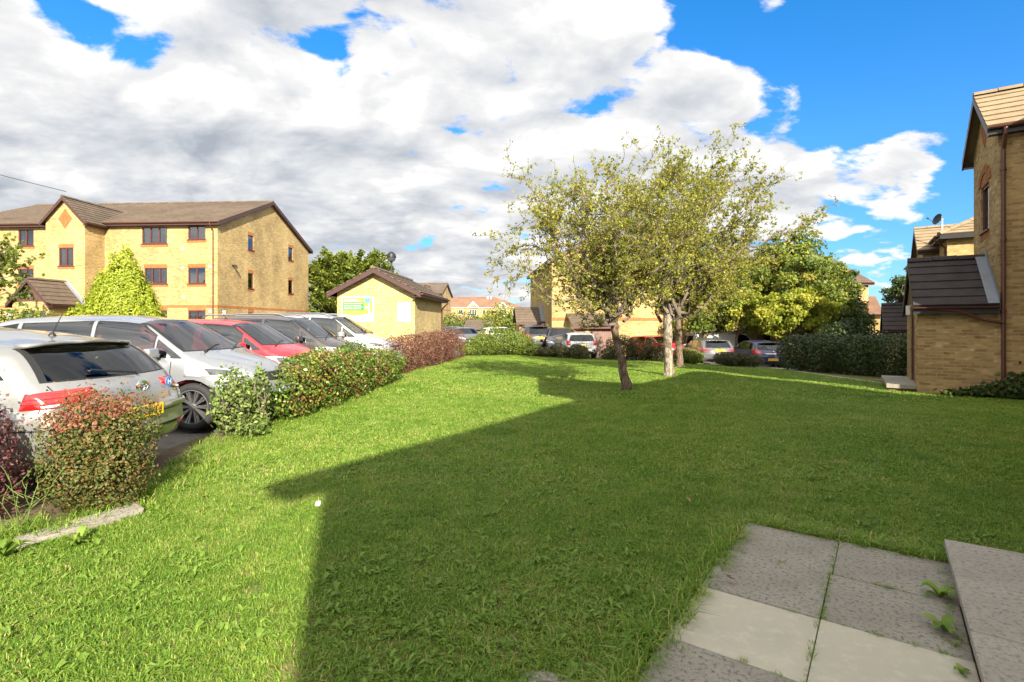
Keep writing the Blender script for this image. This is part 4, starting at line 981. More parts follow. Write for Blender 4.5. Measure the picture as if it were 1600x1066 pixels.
    for (kind, x, y, zz, r) in S.get('badges', ()):
        mb = MB(); s = -1 if x < 0 else 1
        if kind == 'rings':
            for (ry, rz_, dz) in ((1, .72, 0), (.42, .66, 0), (.72, .30, .2)):
                mb.tube([(x, y+r*ry*math.cos(2*math.pi*k/24), zz+r*dz+r*rz_*math.sin(2*math.pi*k/24)) for k in range(25)], r*.11, 6)
            mb.build('badge', M['chrome'], root)
        else:
            mb.lathe([(.001, s*.0), (r, s*.0), (r, s*.012), (.001, s*.016)], 20, (x, y, zz), 'x'); mb.build('badge', M['chrome'], root)
    clean.free()
    return root

rear = lambda f: f.normal.x < -.25
front = lambda f: f.normal.x > .2
tailf = lambda x: (lambda f: f.calc_center_median().x < x and f.normal.z < .8)
nosef = lambda x: (lambda f: f.calc_center_median().x > x and f.normal.z < .93)
sidef = lambda f: abs(f.normal.y) > .4
def seam(x, z0, z1): return ('door_gap', 'seal', (0, 2), [(x-.006, z0), (x+.006, z0), (x+.006, z1), (x-.006, z1)], sidef, .0012)
# estate car (the near one)
EST = dict(L=4.72, w=1.81, wheel_r=.325, wheels=(-1.38, 1.36), tumble=.34, bow_t=.20, bow_n=.40, taper=.09,
    top=[(-2.36, .46), (-2.355, .60), (-2.33, .78), (-2.27, .90), (-2.19, .955), (-2.03, 1.10), (-1.86, 1.235), (-1.76, 1.285), (-1.45, 1.35), (-1.1, 1.40), (-.5, 1.45), (.1, 1.455), (.42, 1.41), (1.22, .985), (1.6, .93), (2.05, .82), (2.27, .68), (2.345, .55), (2.36, .46)],
    bottom=[(-2.36, .42), (-2.3, .30), (-1.9, .24), (1.9, .22), (2.28, .26), (2.36, .42)], belt=[(-2.4, .88), (-1.6, .955), (0, .93), (1.3, .90), (2.4, .7)],
    crown=[(-2.4, .035), (-2.1, .05), (0, .07), (2.4, .06)], ws=[(-.72, 1.0), (.72, 1.0), (.56, 1.40), (-.56, 1.40)], ws_x=.3,
    rw=[(-.67, .972), (.67, .972), (.58, 1.24), (-.58, 1.24)], rglass='car_glass_dark', sealmat='chrome',
    sw=[[(-1.84, 1.0), (-1.15, .985), (-1.15, 1.315), (-1.60, 1.225)], [(-1.07, .985), (-.12, .975), (-.12, 1.375), (-1.07, 1.33)], [(-.04, .975), (1.06, .955), (.42, 1.335), (-.04, 1.38)]],
    seat_x=.25, dash_x=1.15, dash_z=.95, mirror=(.83, .99), spokes=5, aerial=[(-1.45, 1.345, .26)], spoiler=(-1.68, 1.318, .60, .20),
    wipers=[([(-2.205, -.12, .965), (-2.20, -.10, .99), (-2.12, .33, 1.045)], .012)],
    patches=[('tail_light', 'lamp_red', (1, 2), [(.60, .775), (.95, .75), (.95, .885), (.42, .905), (.40, .845)], tailf(-2.0), .006),
             ('lamp_line', 'lamp_red_dark', (1, 2), [(.50, .812), (.93, .795), (.93, .803), (.50, .820)], tailf(-2.0), .009), ('lamp_line', 'lamp_red_dark', (1, 2), [(.46, .845), (.93, .832), (.93, .839), (.46, .852)], tailf(-2.0), .009), ('lamp_highlight', 'lamp_clear', (1, 2), [(.66, .775), (.80, .768), (.80, .788), (.66, .795)], tailf(-2.0), .010),  # dark lens lines; the pale band is a painted highlight
             ('reflector', 'lamp_red_dark', (1, 2), [(.62, .40), (.80, .40), (.80, .45), (.62, .45)], rear, .004),
             ('bumper_line', 'seal', (1, 2), [(-.9, .585), (.9, .585), (.9, .597), (-.9, .597)], tailf(-1.9), .001, False),
             ('bumper_step', 'paint', (1, 2), [(-.80, .60), (.80, .60), (.80, .655), (-.80, .655)], rear, .03, False),
             ('bootlid_gap', 'seal', (1, 2), [(.655, .60), (.665, .60), (.70, .94), (.69, .94)], rear, .0015),
             seam(-1.10, .3, 1.0), seam(-.08, .3, .98), seam(1.1, .4, .95),
             ('headlight', 'lamp_clear', (1, 2), [(.45, .64), (.9, .68), (.9, .82), (.5, .76)], nosef(1.7), .005),
             ('grille', 'seal', (1, 2), [(-.42, .56), (.42, .56), (.42, .70), (-.42, .70)], front, .004, False)],
    plates=[(.0, .62, -2.362, .50, .11, 'plate_yellow')], badges=[('rings', -2.30, -.06, .855, .075)])
carY = lambda x, y: (x, y, gzf(x, y)-.03)
def car_pos(x, y): return (x, y, gzf(x, y)-.022)
c1 = make_car(EST, 'estate_car', 'pale champagne estate car, its tailgate towards the reddish bush', 'champagne', car_pos(-6.20, 5.36), R(178), 'cars parked along the hedge', sc=1.05)
# disc sticker with the letter H
st = MB(); st.lathe([(.001, 0), (.05, 0), (.05, -.006), (.001, -.006)], 20, (-2.28, -.46, .86), 'x'); so = st.build('sticker', M['sticker_blue'], c1)
st = MB(); xx = -2.289
for (a, b, c, d_) in ((-.026, -.014, -.027, .027), (.014, .026, -.027, .027), (-.014, .014, -.006, .006)): st.face([(xx, -.46+a, .86+c), (xx, -.46+b, .86+c), (xx, -.46+b, .86+d_), (xx, -.46+a, .86+d_)])
st.build('sticker_letter', M['plate_white'], so)
# small people carrier / hatchback family, shaped by scale
def mpv(L_=4.28, h=1.61, w=1.80, **kw):
    k = L_/4.28; hh = h/1.61
    T = [(-2.14, .46), (-2.13, .62), (-2.09, .86), (-2.02, 1.06), (-1.86, 1.34), (-1.72, 1.50), (-1.4, 1.575), (-.6, 1.61), (-.05, 1.60), (.52, 1.53), (1.22, 1.08), (1.5, 1.00), (1.82, .90), (2.03, .76), (2.12, .60), (2.14, .46)]
    S = dict(L=L_, w=w, wheel_r=.325, wheels=(-1.32*k, 1.25*k), tumble=.27, bow_t=.16, bow_n=.42, taper=.10,
        top=[(x*k, .46+(z-.46)*(h-.46)/1.15) for x, z in T],
        bottom=[(-2.14*k, .42), (-2.06*k, .30), (-1.7*k, .22), (1.7*k, .20), (2.06*k, .24), (2.14*k, .42)], belt=[(-2.2*k, 1.02*hh), (-1.3*k, 1.03*hh), (0, .98*hh), (1.2*k, .93*hh), (2.2*k, .72*hh)],
        crown=[(-2.2, .04), (0, .075), (2.2, .07)], ws=[(-.73, 1.09*hh), (.73, 1.09*hh), (.58, 1.515*hh), (-.58, 1.515*hh)], ws_x=.2,
        rw=[(-.60, 1.08*hh), (.60, 1.08*hh), (.52, 1.43*hh), (-.52, 1.43*hh)], rglass='car_glass_dark',
        sw=[[(-1.66*k, 1.14*hh), (-1.22*k, 1.08*hh), (-1.22*k, 1.46*hh), (-1.50*k, 1.40*hh)], [(-1.13*k, 1.07*hh), (-.20*k, 1.03*hh), (-.20*k, 1.50*hh), (-1.13*k, 1.47*hh)], [(-.11*k, 1.03*hh), (.70*k, 1.01*hh), (.70*k, 1.30*hh), (.45*k, 1.46*hh), (-.11*k, 1.50*hh)], [(.76*k, 1.01*hh), (1.10*k, 1.0*hh), (.76*k, 1.24*hh)]],
        seat_x=.15, dash_x=1.05, dash_z=1.03*hh, mirror=(.80*k, 1.05*hh), spokes=10, rimk=.72,
        wipers=[([(1.24*k, -.55, 1.075*hh), (1.12*k, -.1, 1.15*hh), (1.10*k, .05, 1.155*hh)], .012), ([(1.27*k, .1, 1.075*hh), (1.14*k, .45, 1.135*hh), (1.10*k, .55, 1.14*hh)], .012)],
        patches=[('headlight', 'lamp_clear', (1, 2), [(.46, .71*hh), (.95, .75*hh), (.95, .89*hh), (.56, .81*hh)], nosef(1.15*k), .006),
                 ('headlight_lens', 'lamp_dark', (1, 2), [(.62, .745*hh), (.86, .77*hh), (.86, .855*hh), (.66, .80*hh)], nosef(1.3*k), .009),
                 ('grille', 'seal', (1, 2), [(-.40, .64*hh), (.40, .64*hh), (.44, .76*hh), (-.44, .76*hh)], front, .005, False),
                 ('lower_grille', 'seal', (1, 2), [(-.55, .30), (.55, .30), (.48, .45), (-.48, .45)], front, .005, False),
                 ('fog_lamp', 'lamp_dark', (1, 2), [(.55, .36), (.82, .40), (.82, .47), (.62, .50)], nosef(1.2), .005), ('fog_trim', 'chrome', (1, 2), [(.54, .475), (.83, .49), (.83, .51), (.56, .50)], nosef(1.2), .009),
                 ('tail_light', 'lamp_red', (1, 2), [(.52, .80*hh), (.95, .78*hh), (.95, 1.12*hh), (.58, 1.05*hh)], tailf(-1.6*k), .006),
                 seam(-.155*k, .28, 1.03*hh), seam(.98*k, .5, .96*hh), seam(-1.17*k, .7, 1.05*hh),
                 ('door_handle', 'paint', (0, 2), [(-.45*k, .905*hh), (-.25*k, .905*hh), (-.25*k, .935*hh), (-.45*k, .935*hh)], sidef, .025), ('door_handle', 'paint', (0, 2), [(-1.42*k, .925*hh), (-1.22*k, .925*hh), (-1.22*k, .955*hh), (-1.42*k, .955*hh)], sidef, .025)],
        plates=[(0, .50, 2.155*k, .52, .11, 'plate_white'), (0, .72*hh, -2.15*k, .52, .11, 'plate_yellow')], badges=[('disc', 2.115*k, 0, .71*hh, .06)])
    S.update(kw); return S
c2 = make_car(mpv(4.35, 1.60, seatmat='seat_red', aerial=[(-1.55, 1.555, .12)]), 'people_carrier', 'pale silver people carrier with red seats, nose to the broken bush', 'silver', car_pos(-5.95, 8.45), R(-1), 'cars parked along the hedge', sc=1.06)
c3 = make_car(mpv(4.15, 1.56, aerial=[(-.1, 1.555, .3)], sealmat='seal'), 'people_carrier', 'bright red hatchback parked with its nose to the ivy hedge', 'red', car_pos(-6.15, 11.4), R(-2), 'cars parked along the hedge', sc=1.07)
c4_ = make_car(mpv(4.5, 1.70, 1.84, rails=(-1.75, .35, 1.665, .60), wheel_r=.35), 'people_carrier', 'dark bronze grey car with chrome roof rails, beside the red one', 'bronze', car_pos(-6.2, 14.2), R(-2), 'cars parked along the hedge', sc=1.06)
c5 = make_car(mpv(4.5, 1.70, 1.82, aerial=[(-1.4, 1.66, .14)], rails=(-1.75, .35, 1.65, .60)), 'people_carrier', 'silver white people carrier farthest along the hedge, nearest the brick store', 'white_silver', car_pos(-6.05, 17.0), R(-3), 'cars parked along the hedge', sc=1.12)
# hatchbacks across the court
def hatch(L_=4.25, h=1.46, w=1.77, wheelr=.315, lamp=None, **kw):
    k = L_/4.25; q = h/1.46
    T = [(-2.12, .46), (-2.11, .62), (-2.08, .84), (-1.99, .97), (-1.72, 1.25), (-1.56, 1.375), (-1.2, 1.42), (-.5, 1.46), (.05, 1.45), (.38, 1.39), (1.12, .98), (1.5, .92), (1.85, .82), (2.03, .70), (2.11, .56), (2.12, .46)]
    S = dict(L=L_, w=w, wheel_r=wheelr, wheels=(-1.28*k, 1.28*k), tumble=.33, bow_t=.18, bow_n=.36, taper=.09, top=[(x*k, z*q) for x, z in T],
        bottom=[(-2.12*k, .42), (-2.06*k, .31), (-1.7*k, .23), (1.7*k, .21), (2.05*k, .25), (2.12*k, .42)], belt=[(-2.2*k, .93*q), (-1.2*k, .95*q), (0, .91*q), (1.2*k, .87*q), (2.2*k, .68*q)],
        crown=[(-2.2, .035), (0, .065), (2.2, .06)], ws=[(-.70, 1.0*q), (.70, 1.0*q), (.55, 1.37*q), (-.55, 1.37*q)], ws_x=.3,
        rw=[(-.62, .985*q), (.62, .985*q), (.52, 1.315*q), (-.52, 1.315*q)], rglass='car_glass_dark',
        sw=[[(-1.55*k, 1.03*q), (-1.15*k, .995*q), (-1.15*k, 1.33*q), (-1.36*k, 1.29*q)], [(-1.07*k, .99*q), (-.14*k, .965*q), (-.14*k, 1.37*q), (-1.07*k, 1.34*q)], [(-.06*k, .965*q), (.98*k, .945*q), (.36*k, 1.32*q), (-.06*k, 1.37*q)]],
        seat_x=.2, dash_x=1.05, dash_z=.93*q, mirror=(.78*k, .97*q), spokes=5, spoiler=(-1.54*k, 1.37*q, .52, .22),
        wipers=[([(-2.01*k, 0, .97*q), (-1.99*k, .02, 1.0*q), (-1.94*k, .3, 1.04*q)], .011)],
        patches=[('tail_light', 'lamp_red', (1, 2), lamp or [(.48, .80*q), (.92, .78*q), (.92, .96*q), (.52, .93*q)], tailf(-1.6*k), .006),
                 ('bumper_line', 'seal', (1, 2), [(-.9, .60*q), (.9, .60*q), (.9, .612*q), (-.9, .612*q)], tailf(-1.7*k), .001, False),
                 ('lower_bumper', 'seal', (1, 2), [(-.62, .28), (.62, .28), (.60, .40), (-.60, .40)], rear, .004, False),
                 ('headlight', 'lamp_clear', (1, 2), [(.42, .62*q), (.9, .66*q), (.9, .80*q), (.5, .75*q)], nosef(1.5*k), .005),
                 ('grille', 'seal', (1, 2), [(-.42, .52), (.42, .52), (.42, .66), (-.42, .66)], front, .004, False), seam(-1.1*k, .3, .96*q), seam(-.1*k, .3, .94*q), seam(1.05*k, .4, .9*q)],
        plates=[(0, .74*q, -2.11*k, .52, .11, 'plate_yellow'), (0, .45, 2.125*k, .52, .11, 'plate_white')], badges=[('disc', -2.075*k, 0, .89*q, .045)])
    S.update(kw); return S
SUV = hatch(4.6, 1.72, 1.85, .36, lamp=[(.50, .86), (.95, .82), (.95, 1.10), (.66, 1.16)], rails=(-1.6, .4, 1.69, .6), plates=[(0, .92, -2.27, .52, .12, 'plate_yellow')])
MINI = hatch(3.75, 1.41, 1.70, .315, lamp=[(.60, .74), (.78, .74), (.78, .98), (.60, .98)], spokes=8, plates=[(0, .70, -1.865, .52, .11, 'plate_yellow')])
MINI['top'] = [(-1.875, .46), (-1.87, .62), (-1.85, .86), (-1.80, .96), (-1.68, 1.22), (-1.58, 1.345), (-1.2, 1.385), (-.5, 1.41), (.05, 1.40), (.34, 1.35), (.86, 1.0), (1.3, .94), (1.6, .84), (1.78, .70), (1.86, .56), (1.875, .46)]
MINI['patches'] += [('exhaust_recess', 'seal', (1, 2), [(.52, .42), (.70, .42), (.70, .52), (.52, .52)], rear, .004), ('boot_strip', 'chrome', (1, 2), [(-.30, .835), (.30, .835), (.30, .875), (-.30, .875)], rear, .012, False)]
MINI['sw'] = [[(-1.42, .99), (-.35, .95), (-.35, 1.31), (-1.32, 1.27)], [(-.27, .95), (.72, .93), (.32, 1.28), (-.27, 1.31)]]
NAVY = hatch(4.25, 1.46, 1.77, lamp=[(.50, .80), (.92, .76), (.92, .97), (.62, .99)], plates=[(0, .50, -2.13, .52, .11, 'plate_yellow')])
NAVY['patches'] += [('boot_strip', 'chrome', (1, 2), [(-.42, .78), (.42, .78), (.42, .805), (-.42, .805)], rear, .010, False)]
GREYC = hatch(4.3, 1.45, 1.79, lamp=[(.44, .84), (.92, .80), (.92, .93), (.46, .88)], plates=[(0, .82, -2.14, .52, .12, 'plate_yellow')])
FRONT = mpv(4.4, 1.68, 1.83)
G2 = 'cars parked across the court'
def pk(S, name, label, paint, x, y, heading):      # heading: where the nose points, clockwise from +Y
    return make_car(S, name, label, paint, car_pos(x, y), R(90-heading), G2)
pk(SUV, 'off_road_car', 'black off-road car, tail lamps lit red by the sun, behind the rounded green hedge', 'black', 1.35, 33.0, -8)
pk(FRONT, 'people_carrier', 'slate grey car facing the lawn, beside the small white one', 'slate', 2.95, 31.0, 184)
pk(MINI, 'hatchback', 'small white hatchback with a black roof line, tail to the little round bush', 'white', 3.62, 29.0, -1)
pk(hatch(4.1, 1.47), 'hatchback', 'red car mostly hidden by the dark bush between the tree trunks', 'red', 8.9, 32.3, 150)
pk(GREYC, 'hatchback', 'mid grey hatchback parked beside the navy one', 'grey', 10.75, 28.9, 2)
pk(NAVY, 'hatchback', 'navy blue hatchback, tail towards the low mound of shrub', 'navy', 13.35, 28.6, 2)
pk(hatch(4.3, 1.46), 'hatchback', 'beige car half hidden by the tall dark hedge', 'beige', 16.0, 29.3, 0)
pk(hatch(4.4, 1.5), 'hatchback', 'dark car seen past the end of the red hedge', 'black', -4.6, 44.0, 95)
pk(hatch(4.2, 1.45), 'hatchback', 'grey car in front of the dark one, past the red hedge', 'grey', -3.5, 38.5, 160)
# white van with a ladder rack, far behind
VAN = dict(L=4.9, w=1.90, wheel_r=.33, wheels=(-1.6, 1.55), tumble=.10, bow_t=.06, bow_n=.3, taper=.05,
    top=[(-2.45, .5), (-2.44, .9), (-2.42, 1.4), (-2.36, 1.86), (-2.2, 1.93), (-.5, 1.96), (.7, 1.95), (1.1, 1.86), (1.75, 1.18), (2.15, 1.02), (2.36, .8), (2.44, .6), (2.45, .5)],
    bottom=[(-2.45, .44), (-2.36, .34), (-1.9, .26), (2.0, .24), (2.38, .28), (2.45, .44)], belt=[(-2.5, 1.1), (2.5, .9)], crown=[(-2.5, .04), (2.5, .06)],
    ws=[(-.76, 1.22), (.76, 1.22), (.70, 1.78), (-.70, 1.78)], ws_x=1.0, rw=[(-.70, 1.15), (.70, 1.15), (.68, 1.65), (-.68, 1.65)], rglass='car_glass_dark',
    sw=[[(.45, 1.16), (1.62, 1.12), (1.12, 1.72), (.45, 1.75)]], seat_x=.6, dash_x=1.6, dash_z=1.1, mirror=(1.35, 1.2), spokes=5,
    patches=[('tail_light', 'lamp_red', (1, 2), [(.82, .7), (.97, .7), (.97, 1.15), (.82, 1.15)], tailf(-2.2), .006), ('headlight', 'lamp_clear', (1, 2), [(.5, .7), (.95, .72), (.95, .92), (.55, .88)], nosef(1.8), .006), seam(.35, .3, 1.2)],
    plates=[(0, .6, -2.46, .52, .11, 'plate_yellow')])
vn = make_car(VAN, 'panel_van', 'white panel van with roof bars, behind the grey and navy cars', 'van_white', car_pos(14.2, 35.0), R(2), G2)
mb = MB()
for x in (-1.7, -.3, .9):
    mb.tube([(x, -.85, 2.12), (x, .85, 2.12)], .03, 6)
    for s in (-.8, .8): mb.tube([(x, s, 1.86), (x, s, 2.22)], .022, 6)
mb.build('roof_rack', M['white'], vn)
pk(hatch(4.2, 1.46), 'hatchback', 'white car roof just showing above the rounded green hedge', 'van_white', -.75, 43.0, 70)
# ---------------------------------------------------------------- plants
def leaf_quads(P, Nrm, size, aspect=1.7, jitter=.7, up=0.):
    """one pointed leaf per point"""
    n = len(P); Nn = Nrm+rng.normal(0, jitter, (n, 3)); Nn[:, 2] += up
    Nn /= np.linalg.norm(Nn, axis=1, keepdims=True)+1e-9
    t = rng.normal(0, 1, (n, 3)); t -= Nn*(t*Nn).sum(1, keepdims=True); t /= np.linalg.norm(t, axis=1, keepdims=True)+1e-9
    b = np.cross(Nn, t); s = (size*rng.uniform(.65, 1.3, n))[:, None]
    V = np.empty((n, 4, 3)); ln = s*aspect/2
    V[:, 0] = P-t*ln; V[:, 1] = P+b*s*.5+t*ln*.1+Nn*s*.10; V[:, 2] = P+t*ln; V[:, 3] = P-b*s*.5+t*ln*.1+Nn*s*.10
    return V.reshape(-1, 3), np.arange(n*4).reshape(n, 4)
class Tubes:
    def __init__(s): s.V = []; s.F = []; s.n = 0
    def add(s, pts, rad, k=6):
        pts = np.asarray(pts, float); m = len(pts)
        t = np.gradient(pts, axis=0); t /= np.linalg.norm(t, axis=1, keepdims=True)+1e-9
        ref = np.array([.31, .17, .93]) if abs(t[0][2]) < .9 else np.array([1., .1, 0])
        u = np.cross(t, ref); u /= np.linalg.norm(u, axis=1, keepdims=True)+1e-9; v = np.cross(t, u)
        a = np.arange(k)*2*np.pi/k; r = np.asarray(rad)[:, None, None]
        ring = pts[:, None]+(u[:, None]*np.cos(a)[None, :, None]+v[:, None]*np.sin(a)[None, :, None])*r
        s.V.append(ring.reshape(-1, 3)); i = np.arange(m-1)[:, None]*k; j = np.arange(k)[None]; j2 = (j+1) % k
        s.F.append(np.stack([i+j, i+j2, i+k+j2, i+k+j], -1).reshape(-1, 4)+s.n); s.n += m*k
    def build(s, name, mat, parent):
        return npmesh(name, np.vstack(s.V), np.vstack(s.F), mat, parent, smooth=True)
def wobble(p0, p1, n, amp, sag=0.):
    p0 = np.asarray(p0, float); p1 = np.asarray(p1, float); f = np.linspace(0, 1, n)[:, None]
    p = p0+(p1-p0)*f; l = np.linalg.norm(p1-p0)
    off = np.cumsum(rng.normal(0, 1, (n, 3)), 0); off -= off[0]; off = off-f*off[-1]
    p = p+off*amp*l/n; p[:, 2] += sag*l*(4*f*(1-f))[:, 0]
    return p
LM = {}
LM['barberry'] = leaf_mat('barberry_leaf', [(.0, (.045, .08, .018)), (.24, (.11, .14, .03)), (.38, (.19, .14, .045)), (.52, (.21, .08, .04)), (.75, (.25, .065, .045)), (1., (.36, .19, .10))], .3)
LM['barberry_red'] = leaf_mat('red_barberry_leaf', [(.0, (.07, .07, .025)), (.3, (.11, .05, .03)), (.6, (.16, .05, .04)), (1., (.22, .11, .07))], .2)
LM['berry_dark'] = leaf_mat('purple_barberry_leaf', [(.0, (.06, .03, .03)), (.5, (.13, .035, .04)), (1., (.20, .08, .08))], .2)
LM['fresh'] = leaf_mat('fresh_green_leaf', [(.0, (.07, .12, .022)), (.5, (.15, .22, .045)), (1., (.26, .31, .09))], .3)
LM['ivy'] = leaf_mat('ivy_leaf', [(.0, (.03, .065, .014)), (.25, (.06, .12, .02)), (.5, (.15, .22, .03)), (.62, (.24, .28, .04)), (.72, (.17, .07, .04)), (1., (.20, .055, .04))], .25, .35, .75, 1.3)
LM['mound'] = leaf_mat('clipped_green_leaf', [(.0, (.05, .085, .012)), (.5, (.11, .16, .02)), (1., (.22, .26, .04))], .25, .5, .2, 1.2)
LM['dark'] = leaf_mat('dark_hedge_leaf', [(.0, (.018, .034, .010)), (.6, (.042, .072, .018)), (1., (.095, .115, .035))], .2, .4, .2, 1.5)
LM['dusky'] = leaf_mat('dusky_bush_leaf', [(.0, (.03, .045, .015)), (.5, (.065, .08, .022)), (.8, (.11, .075, .035)), (1., (.16, .15, .06))], .2, .5, .2, 1.5)
LM['hawthorn'] = leaf_mat('olive_hawthorn_leaf', [(.0, (.11, .14, .02)), (.4, (.22, .245, .032)), (.7, (.35, .345, .045)), (.92, (.43, .34, .05)), (1., (.40, .20, .05))], .42)
LM['golden'] = leaf_mat('golden_cypress_spray', [(.0, (.12, .165, .012)), (.5, (.26, .32, .02)), (1., (.38, .41, .035))], .3)
LM['evergreen'] = leaf_mat('evergreen_spray', [(.0, (.04, .065, .01)), (.5, (.12, .16, .02)), (1., (.24, .26, .03))], .2)
LM['lime'] = leaf_mat('yellow_green_leaf', [(.0, (.11, .155, .016)), (.5, (.235, .28, .028)), (1., (.39, .37, .045))], .4)
LM['green'] = leaf_mat('mid_green_leaf', [(.0, (.05, .09, .015)), (.45, (.13, .18, .027)), (.8, (.24, .26, .036)), (1., (.32, .25, .05))], .35, .5, .15, .5)
LM['deep'] = leaf_mat('deep_green_leaf', [(.0, (.025, .05, .012)), (.6, (.06, .10, .022)), (1., (.14, .15, .035))], .3)
LM['weed'] = leaf_mat('broad_weed_leaf', [(.0, (.10, .18, .02)), (.6, (.17, .27, .035)), (1., (.26, .35, .07))], .35)

def lumpy(u, seed, amp):
    r = np.random.default_rng(seed); d = r.normal(0, 1, (14, 3)); d /= np.linalg.norm(d, axis=1, keepdims=True)
    return 1+amp*(np.clip((u@d.T-.72)/.28, 0, 1)**1.2).max(1)-amp*.4
def bush(name, label, cat, blobs, n, size, mat, stem='stem_red', tmul=1., taper=0., group=None, box=2.0, lump=.22, shell=.55, stems=14, tops=None, topfrac=.0, aspect=1.7, stray=.05, thin=0., jit=.8):
    """blobs: (x, y, rx, ry, height, turn) rounded masses standing on the ground"""
    cx = np.mean([b[0] for b in blobs]); cy = np.mean([b[1] for b in blobs]); base = np.array([cx, cy, gzf(cx, cy)])
    root = empty(name, base, 0, label, cat, group)
    vol = np.array([b[2]*b[3]+(b[2]+b[3])*b[4]*.5 for b in blobs]); share = (n*vol/vol.sum()).astype(int)
    Vs, Ns, Ts = [], [], []; tb = Tubes()
    for k, (bl, m) in enumerate(zip(blobs, share)):
        x, y, rx, ry, h = bl[:5]; a = bl[5] if len(bl) > 5 else 0.
        u = rng.normal(0, 1, (m, 3)); u /= np.linalg.norm(u, axis=1, keepdims=True)
        q = 1/((np.abs(u)**box).sum(1)**(1/box)); q = q[:, None]
        rad = (1-shell*rng.random(m)**2.2)*lumpy(u, k*7+int(abs(x)*100), lump)*(1+rng.exponential(stray, m)*(rng.random(m) < .3))
        p = u*q*rad[:, None]*np.array([rx, ry, h/2]); p[:, 2] = np.maximum(p[:, 2]+h/2, .02+.1*rng.random(m))
        g = u/np.array([rx, ry, h/2]); g /= np.linalg.norm(g, axis=1, keepdims=True)
        c, s = math.cos(a), math.sin(a); Rm = np.array([[c, s, 0], [-s, c, 0], [0, 0, 1]])
        p = p@Rm; g = g@Rm; zg = gz(x+p[:, 0], y+p[:, 1])
        P3 = np.stack([x+p[:, 0], y+p[:, 1], zg+p[:, 2]], 1)
        keep = np.ones(m, bool)
        if taper:
            tpr = 1-taper*(1-np.clip(p[:, 2]/h, 0, 1)); P3[:, 0] = x+p[:, 0]*tpr; P3[:, 1] = y+p[:, 1]*tpr
        if thin > 0:
            cell = np.sin(P3[:, 0]*9+k)+np.sin(P3[:, 1]*8.3)+np.sin(P3[:, 2]*10.1+1); keep = cell > -3+thin*3
        Vs.append(P3[keep]); Ns.append(g[keep]); t_ = rng.random(m)*tmul
        if topfrac: t_ = np.clip(t_*(1-topfrac)+topfrac*(p[:, 2]/h > .82+.1*np.sin(7*p[:, 0]+5*p[:, 1]))*rng.random(m)*1.2, 0, 1)
        Ts.append(t_[keep])
        for j in range(max(3, int(stems*m/n))):
            an = rng.uniform(0, 2*math.pi); rr = rng.uniform(0, .8)
            e = np.array([x+math.cos(an)*rx*rr, y+math.sin(an)*ry*rr, 0]); e[2] = gzf(e[0], e[1])+h*rng.uniform(.55, .95)
            f = np.array([x+math.cos(an)*rx*rr*.4, y+math.sin(an)*ry*rr*.4, 0]); f[2] = gzf(f[0], f[1])-.03
            tb.add(wobble(f, e, 6, .5)-base, np.linspace(.012, .004, 6), 5)
    P3 = np.vstack(Vs)-base; V, F = leaf_quads(P3, np.vstack(Ns), size, aspect, jit)
    npmesh('foliage', V, F, LM[mat], root, np.repeat(np.concatenate(Ts), 4))
    tb.build('stems', M[stem], root); return root
H_ = 'clipped bushes along the parking edge'
bush('barberry_bush', 'dark red barberry bush nearest the viewer, cut by the edge of view', 'bush', [(-4.20, 3.85, .28, .5, 1.0)], 6000, .022, 'berry_dark', group=H_, box=2.6, stray=.10)
bush('barberry_bush', 'reddish green barberry bush standing behind the estate car tailgate', 'bush', [(-3.56, 4.36, .31, .33, .93, .25), (-3.34, 4.42, .25, .30, .93)], 18000, .0165, 'barberry', group=H_, box=3.8, stray=.10, shell=.6, topfrac=.50, tmul=.98, taper=.32)
bush('broken_bush', 'pale green half bare bush with dead twigs at the silver car nose', 'bush', [(-3.88, 7.3, .27, .35, .90), (-3.56, 7.15, .22, .26, .32), (-3.68, 7.6, .13, .2, .92)], 3000, .034, 'fresh', group=H_, thin=.32, stems=70, stray=.12, stem='twig')
bush('ivy_hedge', 'green and red hedge overgrown with ivy, in front of the red car', 'hedge', [(-3.72, 8.75, .40, .7, .95, .1), (-3.66, 9.9, .47, .95, 1.12), (-3.58, 11.3, .47, .95, 1.10), (-3.46, 12.7, .44, .9, .92), (-3.36, 13.9, .42, .8, .84)], 26000, .036, 'ivy', group=H_, tmul=.86, topfrac=.15, box=2.6, lump=.3, stems=40)
bush('red_hedge', 'clipped red brown barberry hedge before the small brick store', 'hedge', [(-3.75, 16.9, .55, 1.1, 1.12), (-3.55, 18.7, .55, 1.2, 1.18), (-3.3, 20.6, .55, 1.2, 1.24), (-3.05, 22.5, .55, 1.2, 1.28), (-2.85, 24.3, .6, 1.1, 1.32)], 22000, .036, 'barberry_red', group=H_, box=3.6, lump=.14, stems=60, stray=.08)
bush('mounded_bush', 'big rounded green bush at the far end of the lawn', 'bush', [(-1.5, 27.2, 1.0, .9, 1.05), (-.75, 27.4, 1.15, 1.0, 1.42), (.25, 27.4, .95, .9, 1.22), (.95, 27.2, .6, .7, .72), (-2.2, 26.6, .5, .6, .6)], 26000, .042, 'mound', group='bushes along the far lawn edge', lump=.12)
bush('low_bush', 'low dark green bush in front of the small white car', 'bush', [(1.75, 26.8, .65, .55, .52), (2.45, 26.8, .55, .5, .68)], 6000, .04, 'dusky', group='bushes along the far lawn edge')
bush('low_bush', 'small round bush covering the white car number plate', 'bush', [(3.4, 26.3, .48, .42, .72)], 5000, .036, 'dusky', group='bushes along the far lawn edge', box=2.6)
bush('tall_bush', 'dusky bush with bare twigs between the two tree trunks', 'bush', [(5.0, 27.0, .45, .5, .62), (5.75, 27.2, .8, .7, 1.28), (6.7, 27.2, .7, .6, 1.0), (7.5, 27.2, .7, .6, 1.12)], 13000, .045, 'dusky', group='bushes along the far lawn edge', stems=50, stray=.12, stem='twig')
